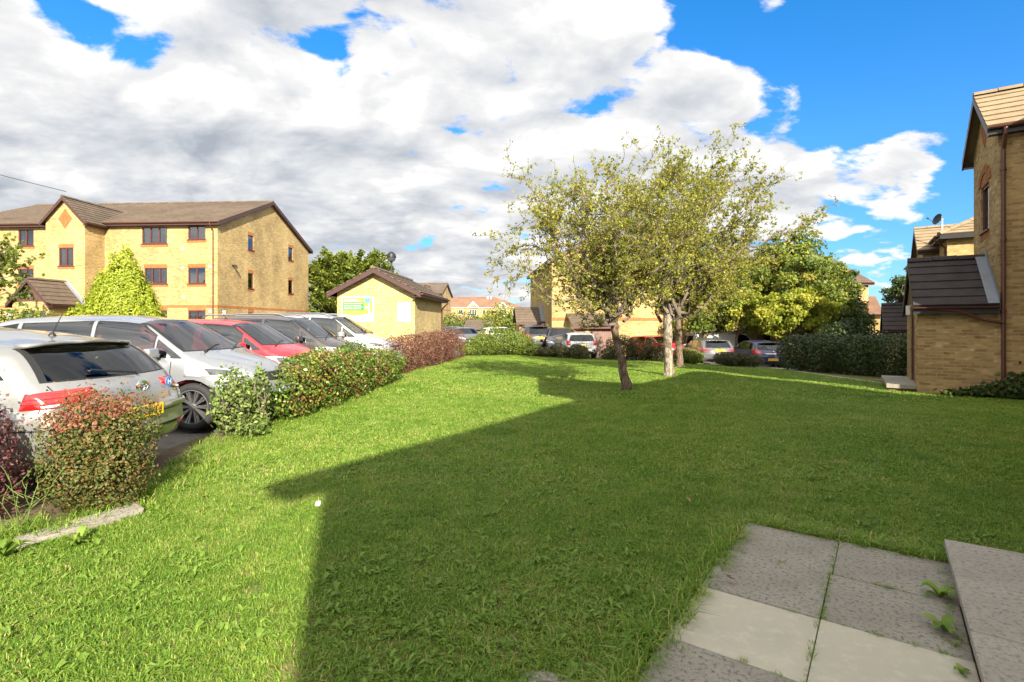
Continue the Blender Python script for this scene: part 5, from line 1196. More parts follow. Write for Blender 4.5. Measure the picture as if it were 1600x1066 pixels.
bush('low_bush', 'sunlit low bush right of the pale tree trunk, below the grey car', 'bush', [(8.55, 25.6, .75, .55, .78)], 5000, .04, 'mound', group='bushes along the far lawn edge')
bush('low_bush', 'low spreading bush at the navy car tail', 'bush', [(10.3, 24.6, .75, .6, .70), (11.1, 24.4, .6, .5, .58)], 7000, .04, 'dusky', group='bushes along the far lawn edge')
bush('dark_hedge', 'tall dark clipped hedge beside the path to the porch', 'hedge', [(12.3, 22.3, .75, .9, 1.46, -.2), (12.6, 20.9, .75, .95, 1.50, -.2), (12.95, 19.5, .7, .95, 1.46, -.2), (13.3, 18.2, .7, .9, 1.48, -.2), (13.8, 17.0, .8, .9, 1.48, -.2)], 24000, .055, 'dark', box=3.6, lump=.12, stems=40)
bush('laurel_bush', 'dark bush rising behind the clipped hedge', 'bush', [(16.9, 26.5, 1.3, 1.0, 2.6), (18.2, 26.5, 1.0, 1.0, 2.1)], 9000, .08, 'dark')
bush('privet_hedge', 'pale green hedge in front of the flats entrance', 'hedge', [(-23.9, 22.5, 1.8, .8, 2.28), (-21.2, 22.5, 1.6, .8, 2.24), (-26.9, 22.5, 1.8, .8, 2.3)], 12000, .07, 'mound', box=3.4, lump=.1)
bush('wall_creeper', 'creeper spilling over the grass at the foot of the tower wall', 'plant', [(W(2.75, 15.65)[0], W(2.75, 15.65)[1], .55, .35, .35), (W(3.2, 15.55)[0], W(3.2, 15.55)[1], .45, .35, .55), (W(2.2, 15.6)[0], W(2.2, 15.6)[1], .5, .22, .18), (W(3.6, 15.4)[0], W(3.6, 15.4)[1], .4, .35, .45)], 1500, .085, 'deep', stems=20, stray=.15, aspect=1.3)
for (x, y, rr, h, m) in ((-10.5, 52, 2.4, 2.6, 'green'), (-6.5, 70, 3.0, 3.2, 'deep'), (-1.2, 58, 1.9, 3.9, 'green'), (-3.2, 72, 3.0, 3.6, 'lime'), (-9.5, 75, 3.0, 3.0, 'lime'), (1.2, 62, 2.2, 2.6, 'lime')):
    bush('garden_shrub', {-10.5: 'dark green shrub beside the distant flats wall', -6.5: 'deep green shrubbery left of the low garage', -1.2: 'round green shrub right of the low garage', -3.2: 'yellow green shrub behind the low garage', -9.5: 'pale shrub below the far white windows', 1.2: 'pale leafy shrub beside the side porch'}[x], 'shrub', [(x, y, rr, rr*.8, h), (x+rr*.7, y, rr*.7, rr*.6, h*.75)], 2600, .16, m, lump=.3, group='shrubs before the far flats')

# trees
def limb_tree(name, label, base, trunk, limbs, leaf, n_leaf, size, bark, twig='twig', group=None, sub=9, sublen=.42, k_tw=5, tw=.38, droop=.05, leafrad=.034, extra=None):
    """trunk: list of (x, y, z, r) from the base; limbs: list of (start fraction point, end point, radius)"""
    root = empty(name, base, 0, label, 'tree', group); B = np.array(base); tb = Tubes(); bt = Tubes(); LP = []
    tp = np.array([t[:3] for t in trunk], float); tr = [t[3] for t in trunk]
    f = np.linspace(0, len(tp)-1, 14); tpf = np.stack([np.interp(f, range(len(tp)), tp[:, i]) for i in range(3)], 1); tpf[1:-1] += rng.normal(0, .012, (12, 3))
    trf = np.interp(f, range(len(tr)), tr)*(1+rng.normal(0, .05, 14)); tb.add(tpf, trf, 12)
    tb.build('trunk', M[bark], root)
    for (st, en, r, dens) in limbs:
        st = np.asarray(st, float); en = np.asarray(en, float); ln = np.linalg.norm(en-st); n = max(5, int(ln/.22))
        p = wobble(st, en, n, .55, .06); bt.add(p, np.linspace(r, .006, n), 7)
        ns = max(2, int(sub*ln*dens))
        for _ in range(ns):
            i = rng.integers(max(1, int(n*.18)), n); o = p[i]; d = (p[min(i+1, n-1)]-p[i-1]); d /= np.linalg.norm(d)+1e-9
            v = rng.normal(0, 1, 3); v -= d*(v@d); v /= np.linalg.norm(v); dr = d*rng.uniform(.35, .9)+v*rng.uniform(.5, 1.); dr[2] += .28; dr /= np.linalg.norm(dr)
            l2 = sublen*ln**.5*rng.uniform(.45, 1.35); q = wobble(o, o+dr*l2, 7, .6, -droop*.5); bt.add(q, np.linspace(max(.006, r*.32*(1-i/n)+.004), .003, 7), 5)
            for _ in range(k_tw):
                j = rng.integers(1, 7); o2 = q[j]; d2 = dr+rng.normal(0, .75, 3); d2 /= np.linalg.norm(d2); l3 = tw*rng.uniform(.35, 1.2)
                t3 = wobble(o2, o2+d2*l3, 4, .5, 0); bt.add(t3, np.linspace(.004, .0018, 4), 4)
                LP.append((t3, 1.))
            LP.append((q[2:], 1.2))
        LP.append((p[int(n*.45):], .8))
    lens = np.array([np.linalg.norm(np.diff(a, axis=0), axis=1).sum()*w_ for a, w_ in LP]); cnt = rng.multinomial(n_leaf, lens/lens.sum()); PP = []
    for (a, _), c in zip(LP, cnt):
        if c == 0: continue
        q_ = max(1, c//4); t = (rng.random(q_)*(len(a)-1)).repeat(4)[:max(c, 1)]; i = np.minimum(t.astype(int), len(a)-2); fr = (t-i)[:, None]; PP.append(a[i]*(1-fr)+a[i+1]*fr+rng.normal(0, leafrad*.6, (q_, 3)).repeat(4, 0)[:len(t)]+rng.normal(0, leafrad*.75, (len(t), 3)))
    P3 = np.vstack(PP); V, F = leaf_quads(P3, np.tile([0, 0, .5], (len(P3), 1)), size, 1.5, .9)
    bt.build('branches', M[twig], root); npmesh('crown', V, F, LM[leaf], root, np.repeat(np.clip(.46+.16*np.sin(P3[:, 0]*2.9+P3[:, 2]*1.7)*np.sin(P3[:, 1]*3.1-P3[:, 2]*2.3)+rng.normal(0, .14, len(P3))+.5*(rng.random(len(P3)) < .03), 0, 1), 4))
    return root
def limb_set(fork, targets, r, spread=.12):
    out = []
    for (x, y, z, d) in targets:
        out.append((np.array(fork)+rng.normal(0, spread, 3)*[1, 1, .8], (x, y, z), r*rng.uniform(.6, 1.), d))
    return out
# hawthorn nearest the viewer: leaning trunk, crown reaching left
def tree_pts(b, lst): return [(b[0]+x, b[1]+y, z, d) for x, y, z, d in lst]
b = (2.80, 12.6); g_ = gzf(*b)
t1 = [(0, 0, g_-.05, .17), (-.05, 0, g_+.18, .115), (-.17, .02, g_+.8, .092), (-.32, 0, g_+1.45, .088), (-.36, 0, g_+1.9, .075)]
t1 = [(x, y, z-g_, r) for x, y, z, r in t1]
L1 = [(-3.1, .2, 5.2, .5), (-2.7, -.6, 4.0, .8), (-3.25, .5, 3.5, .7), (-2.95, -.2, 2.75, .6), (-3.3, .1, 3.05, .4), (-1.9, 1.0, 4.7, .8), (-1.5, -.8, 4.6, .8), (-.9, .3, 4.8, .9), (-.2, -.3, 4.75, 1.), (.4, .8, 4.7, 1.), (-.5, .5, 5.35, .35), (.35, -.4, 5.3, .35), (-1.5, .2, 5.2, .35), (2.1, .2, 4.4, .5), (1.1, -.4, 4.6, 1.), (1.5, .6, 3.9, 1.), (1.6, -.5, 3.0, .9), (.9, 1.2, 3.0, 1.), (-1.2, 1.3, 3.9, .9), (-.8, -1.3, 3.8, .9), (-.3, -1., 2.7, .7), (-1.7, -.9, 3.0, .8), (.4, -1.3, 4.2, .9), (-2.2, .3, 4.65, .7)]
limb_tree('hawthorn_tree', 'thin hawthorn with a leaning brown trunk, nearer of the two lawn trees', (b[0], b[1], g_), t1, limb_set((-.36, 0, 1.75), [(x*.9 if x < 0 else x, y, z, d) for x, y, z, d in L1], .048), 'hawthorn', 40000, .041, 'bark', group='hawthorns on the lawn', sub=12)
b = (5.10, 16.9); g_ = gzf(*b)
t2 = [(0, 0, -.05, .20), (0, 0, .15, .155), (-.05, 0, .9, .135), (-.03, .02, 1.7, .14), (-.02, 0, 2.3, .12)]
L2 = [(1.25, -.3, 7.0, .5), (.6, .5, 6.5, .9), (.0, -.4, 6.1, 1.), (-.8, .3, 5.8, 1.), (-1.5, -.5, 5.1, 1.), (1.9, .3, 6.1, .9), (2.7, -.4, 5.6, .7), (3.3, .4, 5.2, .6), (1.5, .3, 6.5, .5), (3.1, .1, 6.0, .35), (2.3, -.2, 6.6, .35), (.3, .2, 6.9, .3), (2.6, .5, 4.2, .9), (1.8, -.9, 3.6, .9), (1.2, 1.3, 4.8, 1.), (-1.1, 1.2, 4.2, 1.), (-.2, -1.5, 4.6, 1.), (.8, -1.4, 5.4, 1.), (-1.6, .4, 3.2, .8), (2.3, .2, 2.9, .8), (4.75, .1, 4.95, .25), (.3, .9, 3.2, .8), (3.4, -.2, 4.3, .4)]
limb_tree('hawthorn_tree', 'taller hawthorn with an upright pale lichened trunk, behind the leaning one', (b[0], b[1], g_), t2, limb_set((-.02, 0, 2.0), L2, .062), 'hawthorn', 52000, .049, 'bark_pale', group='hawthorns on the lawn', sub=12, tw=.5)
b = (7.05, 22.0); g_ = gzf(*b)
limb_tree('hawthorn_tree', 'third hawthorn with a short dark trunk, farthest of the lawn trees', (b[0], b[1], g_), [(0, 0, -.05, .18), (0, 0, .6, .14), (-.05, 0, 1.9, .12), (-.1, 0, 2.4, .11)],
          limb_set((-.1, 0, 2.1), [(-1.8, .3, 4.6, 1.), (-.6, -.4, 5.3, 1.), (.8, .4, 5.4, 1.), (2.1, -.3, 4.6, 1.), (2.6, .4, 3.4, 1.), (-2.2, -.5, 3.2, 1.), (.3, 1.2, 4.2, 1.), (.5, -1.3, 4.0, 1.), (1.4, -.8, 5.0, 1.), (3.0, .5, 4.4, .8)], .06), 'hawthorn', 26000, .068, 'bark', group='hawthorns on the lawn', tw=.5)

def clump_tree(name, label, base, trunk_h, r, blobs, n_cl, per, size, leaf, group=None, cl=.55, cat='tree', flat=.75, jit=.9, aspect=1.5):
    """crown of many leafy clumps spread through the blobs (x, y, z, rx, ry, rz relative to the base)"""
    root = empty(name, base, 0, label, cat, group); tb = Tubes(); br = Tubes()
    top = np.array([0, 0, trunk_h]); p = wobble((0, 0, -.1), top, 9, .25); tb.add(p, np.linspace(r*1.25, r*.7, 9), 10); tb.build('trunk', M['bark'], root)
    vol = np.array([b_[3]*b_[4]*b_[5] for b_ in blobs]); ch = rng.choice(len(blobs), n_cl, p=vol/vol.sum()); Bl = np.array(blobs)[ch]
    u = rng.normal(0, 1, (n_cl, 3)); u /= np.linalg.norm(u, axis=1, keepdims=True); rad = rng.random(n_cl)**.42
    Cn = Bl[:, :3]+u*rad[:, None]*Bl[:, 3:6]*(1+rng.normal(0, .10, (n_cl, 1)))
    for c in Cn[::max(1, n_cl//46)]:
        q = wobble(top*.85, c, 7, .5, .05); br.add(q, np.linspace(r*.34, .012, 7), 5)
    br.build('limbs', M['bark'], root)
    sc = cl*rng.uniform(.55, 1.25, n_cl); PP = Cn.repeat(per, 0); d = rng.normal(0, 1, PP.shape); d /= np.linalg.norm(d, axis=1, keepdims=True); rr = rng.random(len(PP))**.5
    PP = PP+d*rr[:, None]*sc.repeat(per)[:, None]*[1, 1, flat]
    out = u.repeat(per, 0)*.6+d*.6; out[:, 2] += .25
    tint = np.clip(rng.normal(.5, .17, n_cl).repeat(per)+rng.normal(0, .16, len(PP)), 0, 1)
    V, F = leaf_quads(PP, out, size, aspect, jit); npmesh('crown', V, F, LM[leaf], root, np.repeat(tint, 4)); return root
def gp(x, y): return (x, y, gzf(x, y))
BT = 'leafy trees behind the parked cars'
clump_tree('broadleaf_tree', 'large dense green tree, tallest of those behind the cars', gp(18.8, 35.5), 2.6, .24, [(0, 0, 5.4, 3.9, 3.2, 3.0), (-2.4, .3, 4.4, 2.3, 2.2, 2.2), (2.4, 0, 4.0, 2.0, 2.0, 2.4), (.4, 0, 7.3, 2.3, 2.0, 1.5)], 330, 130, .13, 'green', BT, .62)
clump_tree('young_tree', 'bright yellow green tree with low spreading leaves behind the navy car', gp(16.6, 30.8), 1.9, .14, [(0, 0, 3.3, 2.3, 1.7, 1.25), (-1.5, 0, 2.7, 1.2, 1.1, .9), (1.4, 0, 2.6, 1.3, 1.1, 1.)], 150, 110, .12, 'lime', BT, .45)
clump_tree('broadleaf_tree', 'dusky tree right of the big green one, thin towards its top', gp(23.3, 37.5), 2.2, .18, [(0, 0, 3.4, 1.9, 1.8, 2.1), (.4, 0, 5.4, 1.0, 1.0, 1.4), (1.5, 0, 2.4, 1.2, 1.2, 1.2)], 150, 100, .14, 'deep', BT, .5)
clump_tree('broadleaf_tree', 'olive tree shading the terrace doorway', gp(12.4, 33.6), 2.3, .16, [(0, 0, 4.0, 2.6, 1.9, 1.9), (-1.6, 0, 3.2, 1.7, 1.4, 1.3), (1.9, 0, 3.2, 1.6, 1.4, 1.4)], 190, 100, .13, 'green', BT, .5)
clump_tree('young_tree', 'slender lime coloured tree between the grey car and the terrace', gp(14.3, 33.0), 2.0, .11, [(0, 0, 3.4, 1.6, 1.3, 1.2), (.9, 0, 2.7, 1.1, 1., .9)], 90, 100, .12, 'lime', BT, .45)
clump_tree('broadleaf_tree', 'small dark crown showing past the porch roof', gp(45.4, 60), 3, .2, [(0, 0, 6.4, 2.0, 2, 2.2), (0, 0, 3.8, 2., 2., 2.)], 80, 90, .2, 'deep', None, .6)
# golden cypress: one cone with a second tip
def cypress():
    x, y = -17.9, 24.0; root = empty('golden_cypress', gp(x, y), 0, 'bright golden conifer with two pointed tips in front of the flats', 'tree')
    tb = Tubes(); tb.add(wobble((0, 0, -.1), (0, 0, 4.4), 8, .1), np.linspace(.14, .03, 8), 8); tb.build('trunk', M['bark'], root)
    PP, NN = [], []
    for (ox, oz, hh, rb, nc) in ((.08, 0, 5.12, 1.95, 620), (-.55, 0, 4.75, 1.5, 300), (1.0, 0, 3.4, 1.1, 200), (-1.3, 0, 2.8, .8, 120)):
        f = 1-(1-rng.random(nc))**.5*1.; f = np.clip(f, 0, .985); an = rng.uniform(0, 2*np.pi, nc)
        rr = rb*(1-f)**.78*(.80+.28*rng.random(nc))
        c = np.stack([ox+rr*np.cos(an), rr*np.sin(an), hh*f+.05], 1); per = 80
        s_ = (.10+.17*(1-f))*rng.uniform(.6, 1.4, nc)
        d = rng.normal(0, 1, (nc*per, 3)); q = c.repeat(per, 0)+d*s_.repeat(per)[:, None]*[.55, .55, .95]
        o = np.stack([np.cos(an), np.sin(an), .35*np.ones(nc)], 1).repeat(per, 0); PP.append(q); NN.append(o+d*.35)
    P3 = np.vstack(PP); P3[:, 2] = np.maximum(P3[:, 2], .05); V, F = leaf_quads(P3, np.vstack(NN), .058, 2.2, .45)
    npmesh('crown', V, F, LM['golden'], root, np.repeat(np.clip(rng.normal(.5, .22, len(P3)), 0, 1), 4))
cypress()
# golden shrub at its foot and the flats' entrance
bush('golden_shrub', 'small golden shrub between the porch and the cypress', 'shrub', [(-20.6, 24.6, .7, .6, 2.5)], 3500, .08, 'golden', lump=.3)
# feathery evergreen behind the store
def evergreen():
    x, y = -13.9, 45.; root = empty('evergreen_tree', (x, y, -.2), 0, 'broad dark evergreen with fanned branches behind the brick store', 'tree')
    tb = Tubes(); tb.add(wobble((0, 0, -.3), (0, 0, 6), 8, .1), np.linspace(.4, .15, 8), 8); tb.build('trunk', M['bark'], root); br = Tubes(); PP, NN = [], []
    for k in range(300):
        an = rng.uniform(0, 2*np.pi); z0 = rng.uniform(.5, 6.2); rmax = 3.9*math.sqrt(max(.05, 1-((z0-2.8)/4.6)**2))*rng.uniform(.75, 1.12)
        e = np.array([math.cos(an)*rmax, math.sin(an)*rmax*.8, z0+1.5+rng.uniform(-.3, .6)]); q = wobble((0, 0, z0), e, 9, .2, -.08); br.add(q, np.linspace(.06, .01, 9), 4)
        m = 150; t = .35+.7*rng.random(m)**.7; base = np.array([0, 0, z0])*(1-t[:, None])+e*t[:, None]
        dv = (e-[0, 0, z0]); dv /= np.linalg.norm(dv); sd_ = np.cross(dv, [0, 0, 1]); w_ = (1.15-t)*.9+.08
        PP.append(base+sd_*(rng.normal(0, .55, m)*w_)[:, None]+rng.normal(0, .10, (m, 3))); NN.append(np.tile(np.cross(sd_, dv), (m, 1)))
    P3 = np.vstack(PP); V, F = leaf_quads(P3, np.vstack(NN), .15, 2.1, .55); br.build('limbs', M['bark'], root)
    npmesh('crown', V, F, LM['evergreen'], root, np.repeat(np.clip(rng.normal(.5, .2, len(P3)), 0, 1), 4))
evergreen()
# tree whose branch comes in at the edge of the view
b = (-22.75, 21.5); limb_tree('ash_tree', 'leafy branches reaching in beside the flats, trunk just out of view', (b[0], b[1], gzf(*b)), [(0, 0, -.1, .2), (0, 0, 2, .16), (.1, 0, 3.0, .14)],
          limb_set((.1, 0, 2.8), [(2.2, .2, 3.6, 1.), (2.0, -.3, 4.5, 1.), (1.2, .3, 5.2, 1.), (2.3, 0, 4.0, 1.), (-.5, 0, 5.6, 1.), (-2, .4, 4.6, 1.), (-1.4, -.8, 5.4, 1.), (.5, -1.2, 4.7, 1.), (1.9, .5, 2.6, .9), (.6, 1.2, 4.9, 1.)], .07), 'green', 9000, .10, 'bark', tw=.45)
# ---------------------------------------------------------------- ground, lawn, paving, grass
def ground_mat(name, c1, c2, c3, s1=.6, s2=9., rough=.95, bump=.4, agg=180., aggamt=.35):
    m, nt, out = new_mat(name); p = N(nt, 'ShaderNodeBsdfPrincipled', i_Roughness=rough); p.inputs['Specular IOR Level'].default_value = .2
    v = objvec(nt)
    col = mixc(nt, ramp(nt, noise(nt, v, s1, 5, .6), [(.35, 0.), (.68, 1.)]), c1, c2)
    col = mixc(nt, ramp(nt, noise(nt, v, s2, 6, .72), [(.50, 0.), (.66, 1.)]), col, c3)
    col = mixc(nt, aggamt, col, ramp(nt, noise(nt, v, agg, 2, .8), [(.3, (.35, .35, .35)), (.7, (1.5, 1.5, 1.5))]), 'MULTIPLY')
    L(nt, col, p.inputs['Base Color']); b = N(nt, 'ShaderNodeBump', i_Strength=bump, i_Distance=.006); L(nt, noise(nt, v, agg*.7, 3, .8), b.inputs['Height']); L(nt, b.outputs[0], p.inputs['Normal'])
    L(nt, p.outputs[0], out.inputs[0]); return m
M['asphalt'] = ground_mat('worn_asphalt', (.115, .108, .10), (.15, .14, .125), (.085, .08, .075), .35, 3.)
M['concrete_path'] = ground_mat('pale_concrete_path', (.34, .31, .27), (.28, .26, .22), (.22, .20, .17), .5, 4.)
M['soil'] = ground_mat('dry_soil', (.105, .075, .05), (.15, .11, .07), (.065, .05, .035), 1.2, 7.)
M['turf'] = ground_mat('turf_under_grass', (.10, .115, .03), (.14, .13, .045), (.20, .15, .08), .6, 1.6, agg=90., aggamt=.6)
M['slab_grey'] = ground_mat('weathered_grey_slab', (.36, .33, .27), (.265, .24, .195), (.11, .10, .08), 2.6, 45., bump=.8, agg=330., aggamt=.6)
M['slab_pale'] = ground_mat('pale_smooth_slab', (.46, .42, .32), (.40, .37, .29), (.50, .46, .35), 2.5, 11., bump=.25, agg=300., aggamt=.12)
M['slab_step'] = ground_mat('step_slab', (.37, .338, .28), (.28, .255, .21), (.165, .148, .122), 2.5, 40., bump=.5, agg=300., aggamt=.4)
M['joint'] = ground_mat('dirty_joint', (.05, .042, .03), (.07, .06, .04), (.04, .05, .02), 3., 20.)

LAWN = [(-5, -6), (-4.6, 3.3), (-3.55, 3.75), (-3.25, 4.3), (-3.45, 5.6), (-3.75, 6.6), (-3.6, 8.2), (-3.35, 10.5), (-3.15, 13), (-3.2, 15.5), (-3.0, 19), (-2.6, 23), (-2.3, 26), (-1.5, 28.0), (1.5, 28.2), (5, 28.2), (8.6, 26.9), (10.8, 25.6), (11.5, 23.6), (11.35, 21), (10.9, 18.5), (10.55, 16.4), (10.6, 15.2), (11.6, 13.2), (12.3, 12.4), (12.2, 10.6), (9.6, 6.9), (6.8, 2.4), (3.6, -2.6), (1.5, -6)]
big = [(-900, -200), (900, -200), (900, 1500), (-900, 1500)]
bm = bmesh.new()
xs = [-900, -200, -60]+list(range(-34, 42, 2))+[60, 200, 900]; ys = [-200, -40]+list(range(-10, 60, 2))+[90, 200, 500, 1500]
vv = [[bm.verts.new((x, y, gzf(x, y)-.03)) for x in xs] for y in ys]
for j in range(len(ys)-1):
    for i in range(len(xs)-1): bm.faces.new([vv[j][i], vv[j][i+1], vv[j+1][i+1], vv[j+1][i]])
g0 = bmobj('ground', bm, M['asphalt'], None, True); tag(g0, 'worn grey asphalt ground of the parking court', None, None, 'structure')
lawn_wave = lambda x, y: .012*math.sin(x*1.3+y*.7)+.010*math.sin(x*.6-y*1.1)
ln_ = sheet('lawn', LAWN, .5, .0, M['turf'], lambda x, y: lawn_wave(x, y)); tag(ln_, 'sunlit and shaded lawn turf', None, None, 'structure')
far_grass = sheet('grass_verge', [(12.0, 22.6), (11.75, 20.8), (11.35, 18.3), (11.1, 16.4), (11.5, 15.9), (14.5, 15.4), (17.5, 20), (16, 24)], .6, .0, M['turf']); tag(far_grass, None, None, None, 'structure')
soil = sheet('soil_bed', [(-4.6, 3.2), (-3.55, 3.65), (-3.25, 4.3), (-3.45, 5.6), (-3.75, 6.6), (-3.6, 8.2), (-3.35, 10.5), (-3.15, 13), (-3.2, 15.5), (-3.0, 19), (-2.6, 23), (-2.3, 26), (-3.6, 26), (-4.2, 19), (-4.25, 12), (-4.35, 5)], .5, -.012, M['soil']); tag(soil, None, None, None, 'structure')
pth = sheet('path', [(10.55, 15.2), (11.1, 15.0), (11.1, 16.4), (11.35, 18.3), (11.75, 20.8), (12.0, 22.6), (12.1, 24.4), (11.0, 25.5), (11.5, 23.6), (11.35, 21), (10.9, 18.5), (10.55, 16.4)], .5, .008, M['concrete_path']); tag(pth, None, None, None, 'structure')
road = sheet('road', [(8.6, 27.1), (10.9, 25.8), (12.1, 24.6), (40, 23), (40, 28.3), (12, 28.5), (2, 29.4), (1.4, 28.6), (5, 28.5)], 1., -.022, M['concrete_path']); tag(road, None, None, None, 'structure')
vergeL = sheet('entrance_lawn', [(-34, 20), (-12, 20), (-10, 30.8), (-34, 31.5)], 1., -.01, M['turf']); tag(vergeL, None, None, None, 'structure')

# paving slabs by the door; laid along the path's own direction
PA = R(35.5); PV = Vector((math.cos(PA), -math.sin(PA), 0)); PW = Vector((-math.sin(PA), -math.cos(PA), 0)); PO = Vector((1.80, 4.02, 0))
def slab(name, o, a, b_, th, mat, label, cat, group, z, skew=0., parent=None):
    mb = MB(); e = .0015
    mb.hexa([(e, e, -th), (a-e, e, -th), (a-e, b_-e, -th), (e, b_-e, -th), (e, e, 0), (a-e, e, 0), (a-e, b_-e, 0), (e, b_-e, 0)])
    ob = mb.build(name, M[mat], parent, bevel=.005); ob.matrix_local = Matrix(((PV.x, PW.x, 0, o.x), (PV.y, PW.y, 0, o.y), (0, 0, 1, z), (0, 0, 0, 1))) @ Matrix.Rotation(skew, 4, 'X')
    return tag(ob, label, cat, group)
lab = {(0, 0): 'weathered grey slab at the far lawn corner of the path', (0, 1): 'weathered grey slab at the far end, beside the doorstep', (1, 0): 'pitted grey slab between the pale slab and the far lawn corner', (1, 1): 'pitted grey slab with weeds at the doorstep edge',
       (2, 0): 'pale cream slab edged by the lawn', (2, 1): 'pale cream slab beside the doorstep', (3, 0): 'rough dark grey slab in front of the pale pair, lawn side', (3, 1): 'rough dark grey slab in front of the pale pair, doorstep side'}
for r_ in range(6):
    for c_ in range(2):
        if (r_, c_) not in lab: continue
        o = PO+PV*(.602*c_+(.012 if r_ == 0 else 0))+PW*(.602*r_)
        slab('paving_slab', o, .60, .60, .05, 'slab_pale' if r_ == 2 else 'slab_grey', lab[(r_, c_)], 'paving slab', 'paving slabs of the path', .012+.003*((r_+c_) % 2), R(.5)*((r_*2+c_) % 3-1)*.5)
jt = MB(); o = PO-PV*.01-PW*.01
jt.face([(o+PV*a+PW*b_)+Vector((0, 0, .0)) for a, b_ in ((0, 0), (1.6, 0), (1.6, 5), (0, 5))]); js = jt.build('path_bed', M['joint']); tag(js, None, None, None, 'structure')
# doorstep: three slabs on a red brick riser
ds = empty('doorstep', (2.79, 3.37, 0), 0, 'raised doorstep of grey slabs on a low brick riser', 'doorstep')
SO = Vector((2.79, 3.37, 0)); z_ = .15
def lv(a, b_, z): p = PV*a+PW*b_; return (p.x, p.y, z)
for k in range(5):
    for c_ in range(2):
        slab('slab', PV*(.602*c_)+PW*(.62*k), .60, .618, .045, 'slab_step', None, None, None, z_+.002*(k % 2), 0, ds)
mb = MB(); mb.hexa([lv(.03, .03, -.05), lv(1.17, .03, -.05), lv(1.17, 3.05, -.05), lv(.03, 3.05, -.05), lv(.03, .03, .104), lv(1.17, .03, .104), lv(1.17, 3.05, .104), lv(.03, 3.05, .104)]); mb.build('brick_riser', M['redbrick'], ds)
# landing in front of the next porch
lx, ly = W(.55, 18.3); l2 = empty('doorstep', (lx, ly, gzf(lx, ly)), -TH, 'distant concrete landing on red bricks at the tower porch', 'doorstep')
mb = MB(); mb.box(.25, .95, -2.2, .4, -.4, .13); mb.build('brick_riser', M['redbrick'], l2); mb = MB(); mb.box(.2, .95, -2.25, .45, .132, .23); mb.build('slab', M['slab_step'], l2, bevel=.01)
# old edging slab in the grass, left
mb = MB(); mb.hexa([(-.40, -.10, -.1), (.34, -.11, -.1), (.41, .10, -.1), (-.36, .10, -.1), (-.42, -.10, .025), (.38, -.11, .035), (.41, .10, .04), (-.36, .10, .025)])
ed = mb.build('edging_slab', M['slab_grey'], None, bevel=.008); ed.location = (-3.28, 3.98, 0); ed.rotation_euler = (0, 0, R(62)); tag(ed, 'worn concrete edging slab lying in the grass below the barberry bush', 'slab')
# drain surround at the very front
dr = empty('drain_cover', (.14, 2.14, .0), .3, 'broken concrete drain surround with a pale lid, half under the grass', 'drain')
mb = MB(); n = 14; ro = [.17+.02*math.sin(k*2.3) for k in range(n)]
for k in range(n):
    a0, a1 = 2*math.pi*k/n, 2*math.pi*(k+1)/n; p = lambda r, a, z: (r*math.cos(a), r*math.sin(a), z)
    mb.hexa([p(.09, a0, -.05), p(ro[k], a0, -.05), p(ro[(k+1) % n], a1, -.05), p(.09, a1, -.05), p(.09, a0, .012), p(ro[k], a0, .004), p(ro[(k+1) % n], a1, .004), p(.09, a1, .012)])
mb.build('surround', M['slab_grey'], dr); mb = MB(); mb.lathe([(.001, -.01), (.088, -.01), (.088, .0), (.001, .0)], 14); mb.build('lid', M['slab_step'], dr)
# litter and leaves
mb = MB(); bmesh.ops.create_icosphere(mb.bm, subdivisions=2, radius=.028)
for v in mb.bm.verts: v.co *= rng.uniform(.65, 1.2)
pp = mb.build('paper_scrap', M['white']); pp.location = (-1.62, 4.36, .035); tag(pp, 'crumpled white paper scrap on the shadow edge of the grass', 'litter')
M['dead_leaf'] = plain('dead_leaf', (.34, .15, .07), .7, var=.4, scale=30)
for k, (x, y, lb) in enumerate([(1.50, 4.42, 'curled pink brown leaf on the shaded grass, left of the path corner'), (1.28, 3.05, 'small brown leaf on the lawn beside the pale slab')]):
    mb = MB(); q = [(0, -.03, .01), (.018, 0, .02), (0, .035, .028), (-.018, 0, .02)]
    mb.face([q[0], q[1], q[2]]); mb.face([q[0], q[2], (q[3][0], q[3][1], .034)]); mb.face([(.01, -.01, .03), (.035, .01, .012), (.02, .03, .03)])
    lf = mb.build('fallen_leaf', M['dead_leaf']); lf.location = (x, y, .03); lf.rotation_euler = (0, 0, k*1.3); tag(lf, lb, 'leaf', 'fallen leaves on the lawn')

# broad weeds at the doorstep and in the border
def rosette(name, label, x, y, z, n, ln, wd, rise, group=None, mat='weed'):
    V, F, T = [], [], []
    for k in range(n):
        an = 2*math.pi*k/n+rng.normal(0, .3); l = ln*rng.uniform(.6, 1.15); ups = rise*rng.uniform(.5, 1.3); d = np.array([math.cos(an), math.sin(an), 0]); s = np.array([-d[1], d[0], 0]); m = 6; t0 = rng.random(); i0 = len(V)
        for j in range(m):
            f = j/(m-1); c = d*l*f*.9; c = c+[0, 0, ups*math.sin(f*2.2)*l]; w_ = wd*(math.sin(math.pi*min(1, f*.92+.08))**.8)*l+.002
            V += [c+s*w_/2+[0, 0, w_*.2], c-[0, 0, .0], c-s*w_/2+[0, 0, w_*.2]]; T += [t0]*3
        for j in range(m-1):
            a = i0+j*3; F += [(a, a+1, a+4, a+3), (a+1, a+2, a+5, a+4)]
    o = npmesh(name, V, F, LM[mat], None, T, True); o.location = (x, y, z); return tag(o, label, 'plant', group) if label else o
WG = 'weeds growing along the doorstep'
sp_ = lambda a, b_: SO+PV*a+PW*b_
p = sp_(-.06, .62); rosette('dock_weed', 'larger leafy weed at the doorstep edge, beside the far grey slab', p.x, p.y, .015, 9, .11, .36, .5, WG)
p = sp_(-.07, 1.02); rosette('dock_weed', 'leafy weed lower down the doorstep, beside the pitted slab', p.x, p.y, .015, 8, .105, .40, .5, WG)
